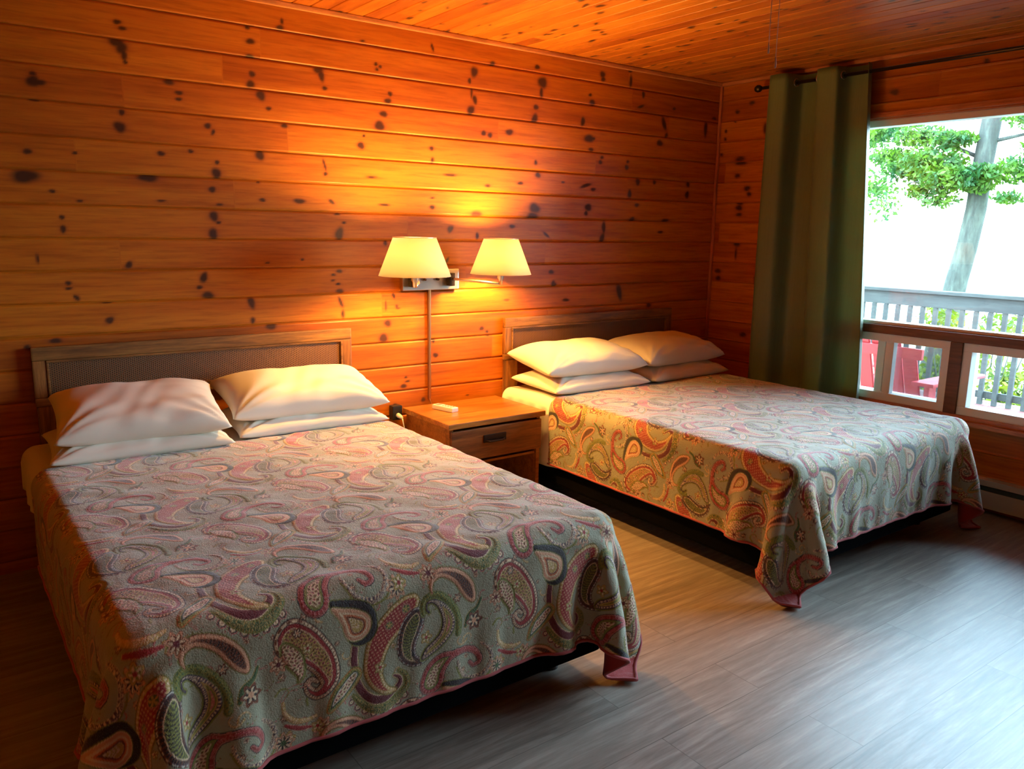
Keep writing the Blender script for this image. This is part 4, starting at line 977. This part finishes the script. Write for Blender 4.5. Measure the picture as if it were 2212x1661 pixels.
tr = thing('tree', 'tall leafy tree with a slightly leaning grey trunk behind the deck railing', 'tree', (9.0, 2.75, -1.6))
def P3(y, z, x=9.0): return (x, y, z)
trunk = [(9.0, 2.82, -1.6), (9.0, 2.64, -.6), (9.0, 2.52, .2), (9.0, 2.44, .8), (9.02, 2.36, 1.3), (9.04, 2.30, 1.9), (9.0, 2.26, 2.6), (9.0, 2.20, 3.4), (9.05, 2.1, 4.4), (9.1, 2.0, 5.6), (9.1, 1.9, 7.0)]
tube('trunk', trunk, [.26, .20, .18, .165, .155, .15, .145, .14, .12, .09, .05], M['bark'], tr, 14)
BR = [[(9.0, 2.27, 2.35), (8.9, 2.9, 2.55), (8.8, 3.5, 2.5)], [(9.0, 2.26, 2.65), (8.9, 3.0, 3.0), (8.9, 3.9, 3.2)], [(9.0, 2.24, 2.45), (8.9, 1.7, 2.5), (8.8, 1.0, 2.35)], [(9.0, 2.22, 2.9), (9.1, 1.7, 3.0), (9.2, .9, 2.8)],
      [(9.0, 2.28, 2.1), (8.7, 2.7, 2.35), (8.5, 3.2, 2.3)], [(9.0, 2.2, 3.3), (8.8, 2.9, 3.6), (8.7, 3.6, 3.7)], [(9.05, 2.1, 4.3), (9.0, 1.3, 4.7), (9, .4, 4.9)], [(9.05, 2.1, 4.6), (9.0, 2.9, 5.2), (9, 3.8, 5.5)]]
for b in BR: tube('branch', b, [.035, .022, .008], M['bark'], tr, 8)
leaves('foliage', [(8.7, 2.9, 2.62, .55, 1.5, .5), (8.6, 2.55, 2.35, .45, 1.6, .5), (8.8, 3.3, 2.55, .45, 1.0, .5), (8.9, 3.2, 3.05, .5, .8, .35), (8.9, 4.0, 3.2, .45, .7, .4), (8.8, 2.2, 2.35, .30, .9, .8), (8.8, 1.6, 2.45, .5, 1.0, .45), (8.9, 1.2, 2.75, .5, .9, .5), (9.1, 1.2, 3.1, .4, .5, .4),
    (8.7, 2.75, 2.05, .35, .35, .5), (9, 3.0, 3.9, .9, 1.0, .5), (9, 1.2, 4.6, 1.0, 1, .5), (9, 3.2, 5.2, 1.2, 1.2, .6), (9, 1.9, 6.5, 1.3, 1.2, .8), (8.8, 3.9, 2.25, .4, .3, .5), (8.9, 3.7, 2.75, .35, .6, .5), (8.7, 2.6, 2.95, .35, .6, .4), (8.9, .9, 2.35, .4, .9, .6), (8.8, 3.1, 2.2, .3, .3, .5), (8.6, 3.55, 1.9, .3, .10, .8), (8.9, 1.6, 3.2, .4, .5, .4), (8.8, 1.75, 2.05, .25, .2, .4)], 17000, .05, M['leaf'], tr, 5)
adopt(tr)
tr2 = thing('tree', 'slim tree whose loose leaves hang at the curtain side of the window view', 'tree', (10.5, 6.0, -1.6))
tube('trunk', [(10.5, 6.0, -1.6), (10.5, 5.95, 1.5), (10.4, 5.8, 4.5), (10.3, 5.7, 6.5)], [.14, .11, .07, .03], M['bark'], tr2, 10)
tube('branch', [(10.45, 5.9, 3.0), (10.2, 5.1, 2.9), (10.0, 4.5, 2.5)], [.03, .02, .008], M['bark'], tr2, 8)
leaves('foliage', [(10.0, 4.6, 2.3, .5, .25, .8), (10.1, 4.9, 3.3, .6, 1.0, .5), (10.2, 4.3, 3.5, .4, .5, .5), (10.3, 5.8, 5.0, 1.3, 1.4, .9), (10.3, 5.4, 3.9, .9, .9, .6)], 4200, .05, M['leaf'], tr2, 8)
adopt(tr2)
rr = random.Random(4)
for k, (x, y, h, R, mt) in enumerate(((5.6, 2.55, .45, .62, 'leaf_y'), (7.4, 1.7, .35, .62, 'leaf_y'), (5.7, .45, .35, .62, 'leaf_y'), (7.2, -.9, .1, .65, 'leaf'), (7.6, 4.4, .55, .65, 'leaf'))):
    lab = ['yellow-green bush behind the railing at its curtain end', 'yellow-green bush behind the railing beside the tree trunk', 'yellow-green bush behind the railing, seen past the brown window post', 'green bush behind the far end of the railing beyond the lower sash', 'green bush behind the railing under the slim tree'][k]
    b = thing('bush', lab, 'bush', (x, y, -1.6), 'bushes behind the deck railing')
    for s in range(5):
        a = s*1.256+.3; tube('stem', [(x+.03*math.cos(a), y+.03*math.sin(a), -1.6), (x+.25*R*math.cos(a), y+.25*R*math.sin(a), -.6), (x+.6*R*math.cos(a), y+.6*R*math.sin(a), h-.2)], [.018, .012, .005], M['bark'], b, 6)
    leaves('foliage', [(x+rr.uniform(-.3, .3)*R, y+rr.uniform(-.5, .5)*R, -1.0+(h+1.0)*q/5, R*.55, 1, .8) for q in range(6)], 1700, .05, M[mt], b, 20+k)
    adopt(b)
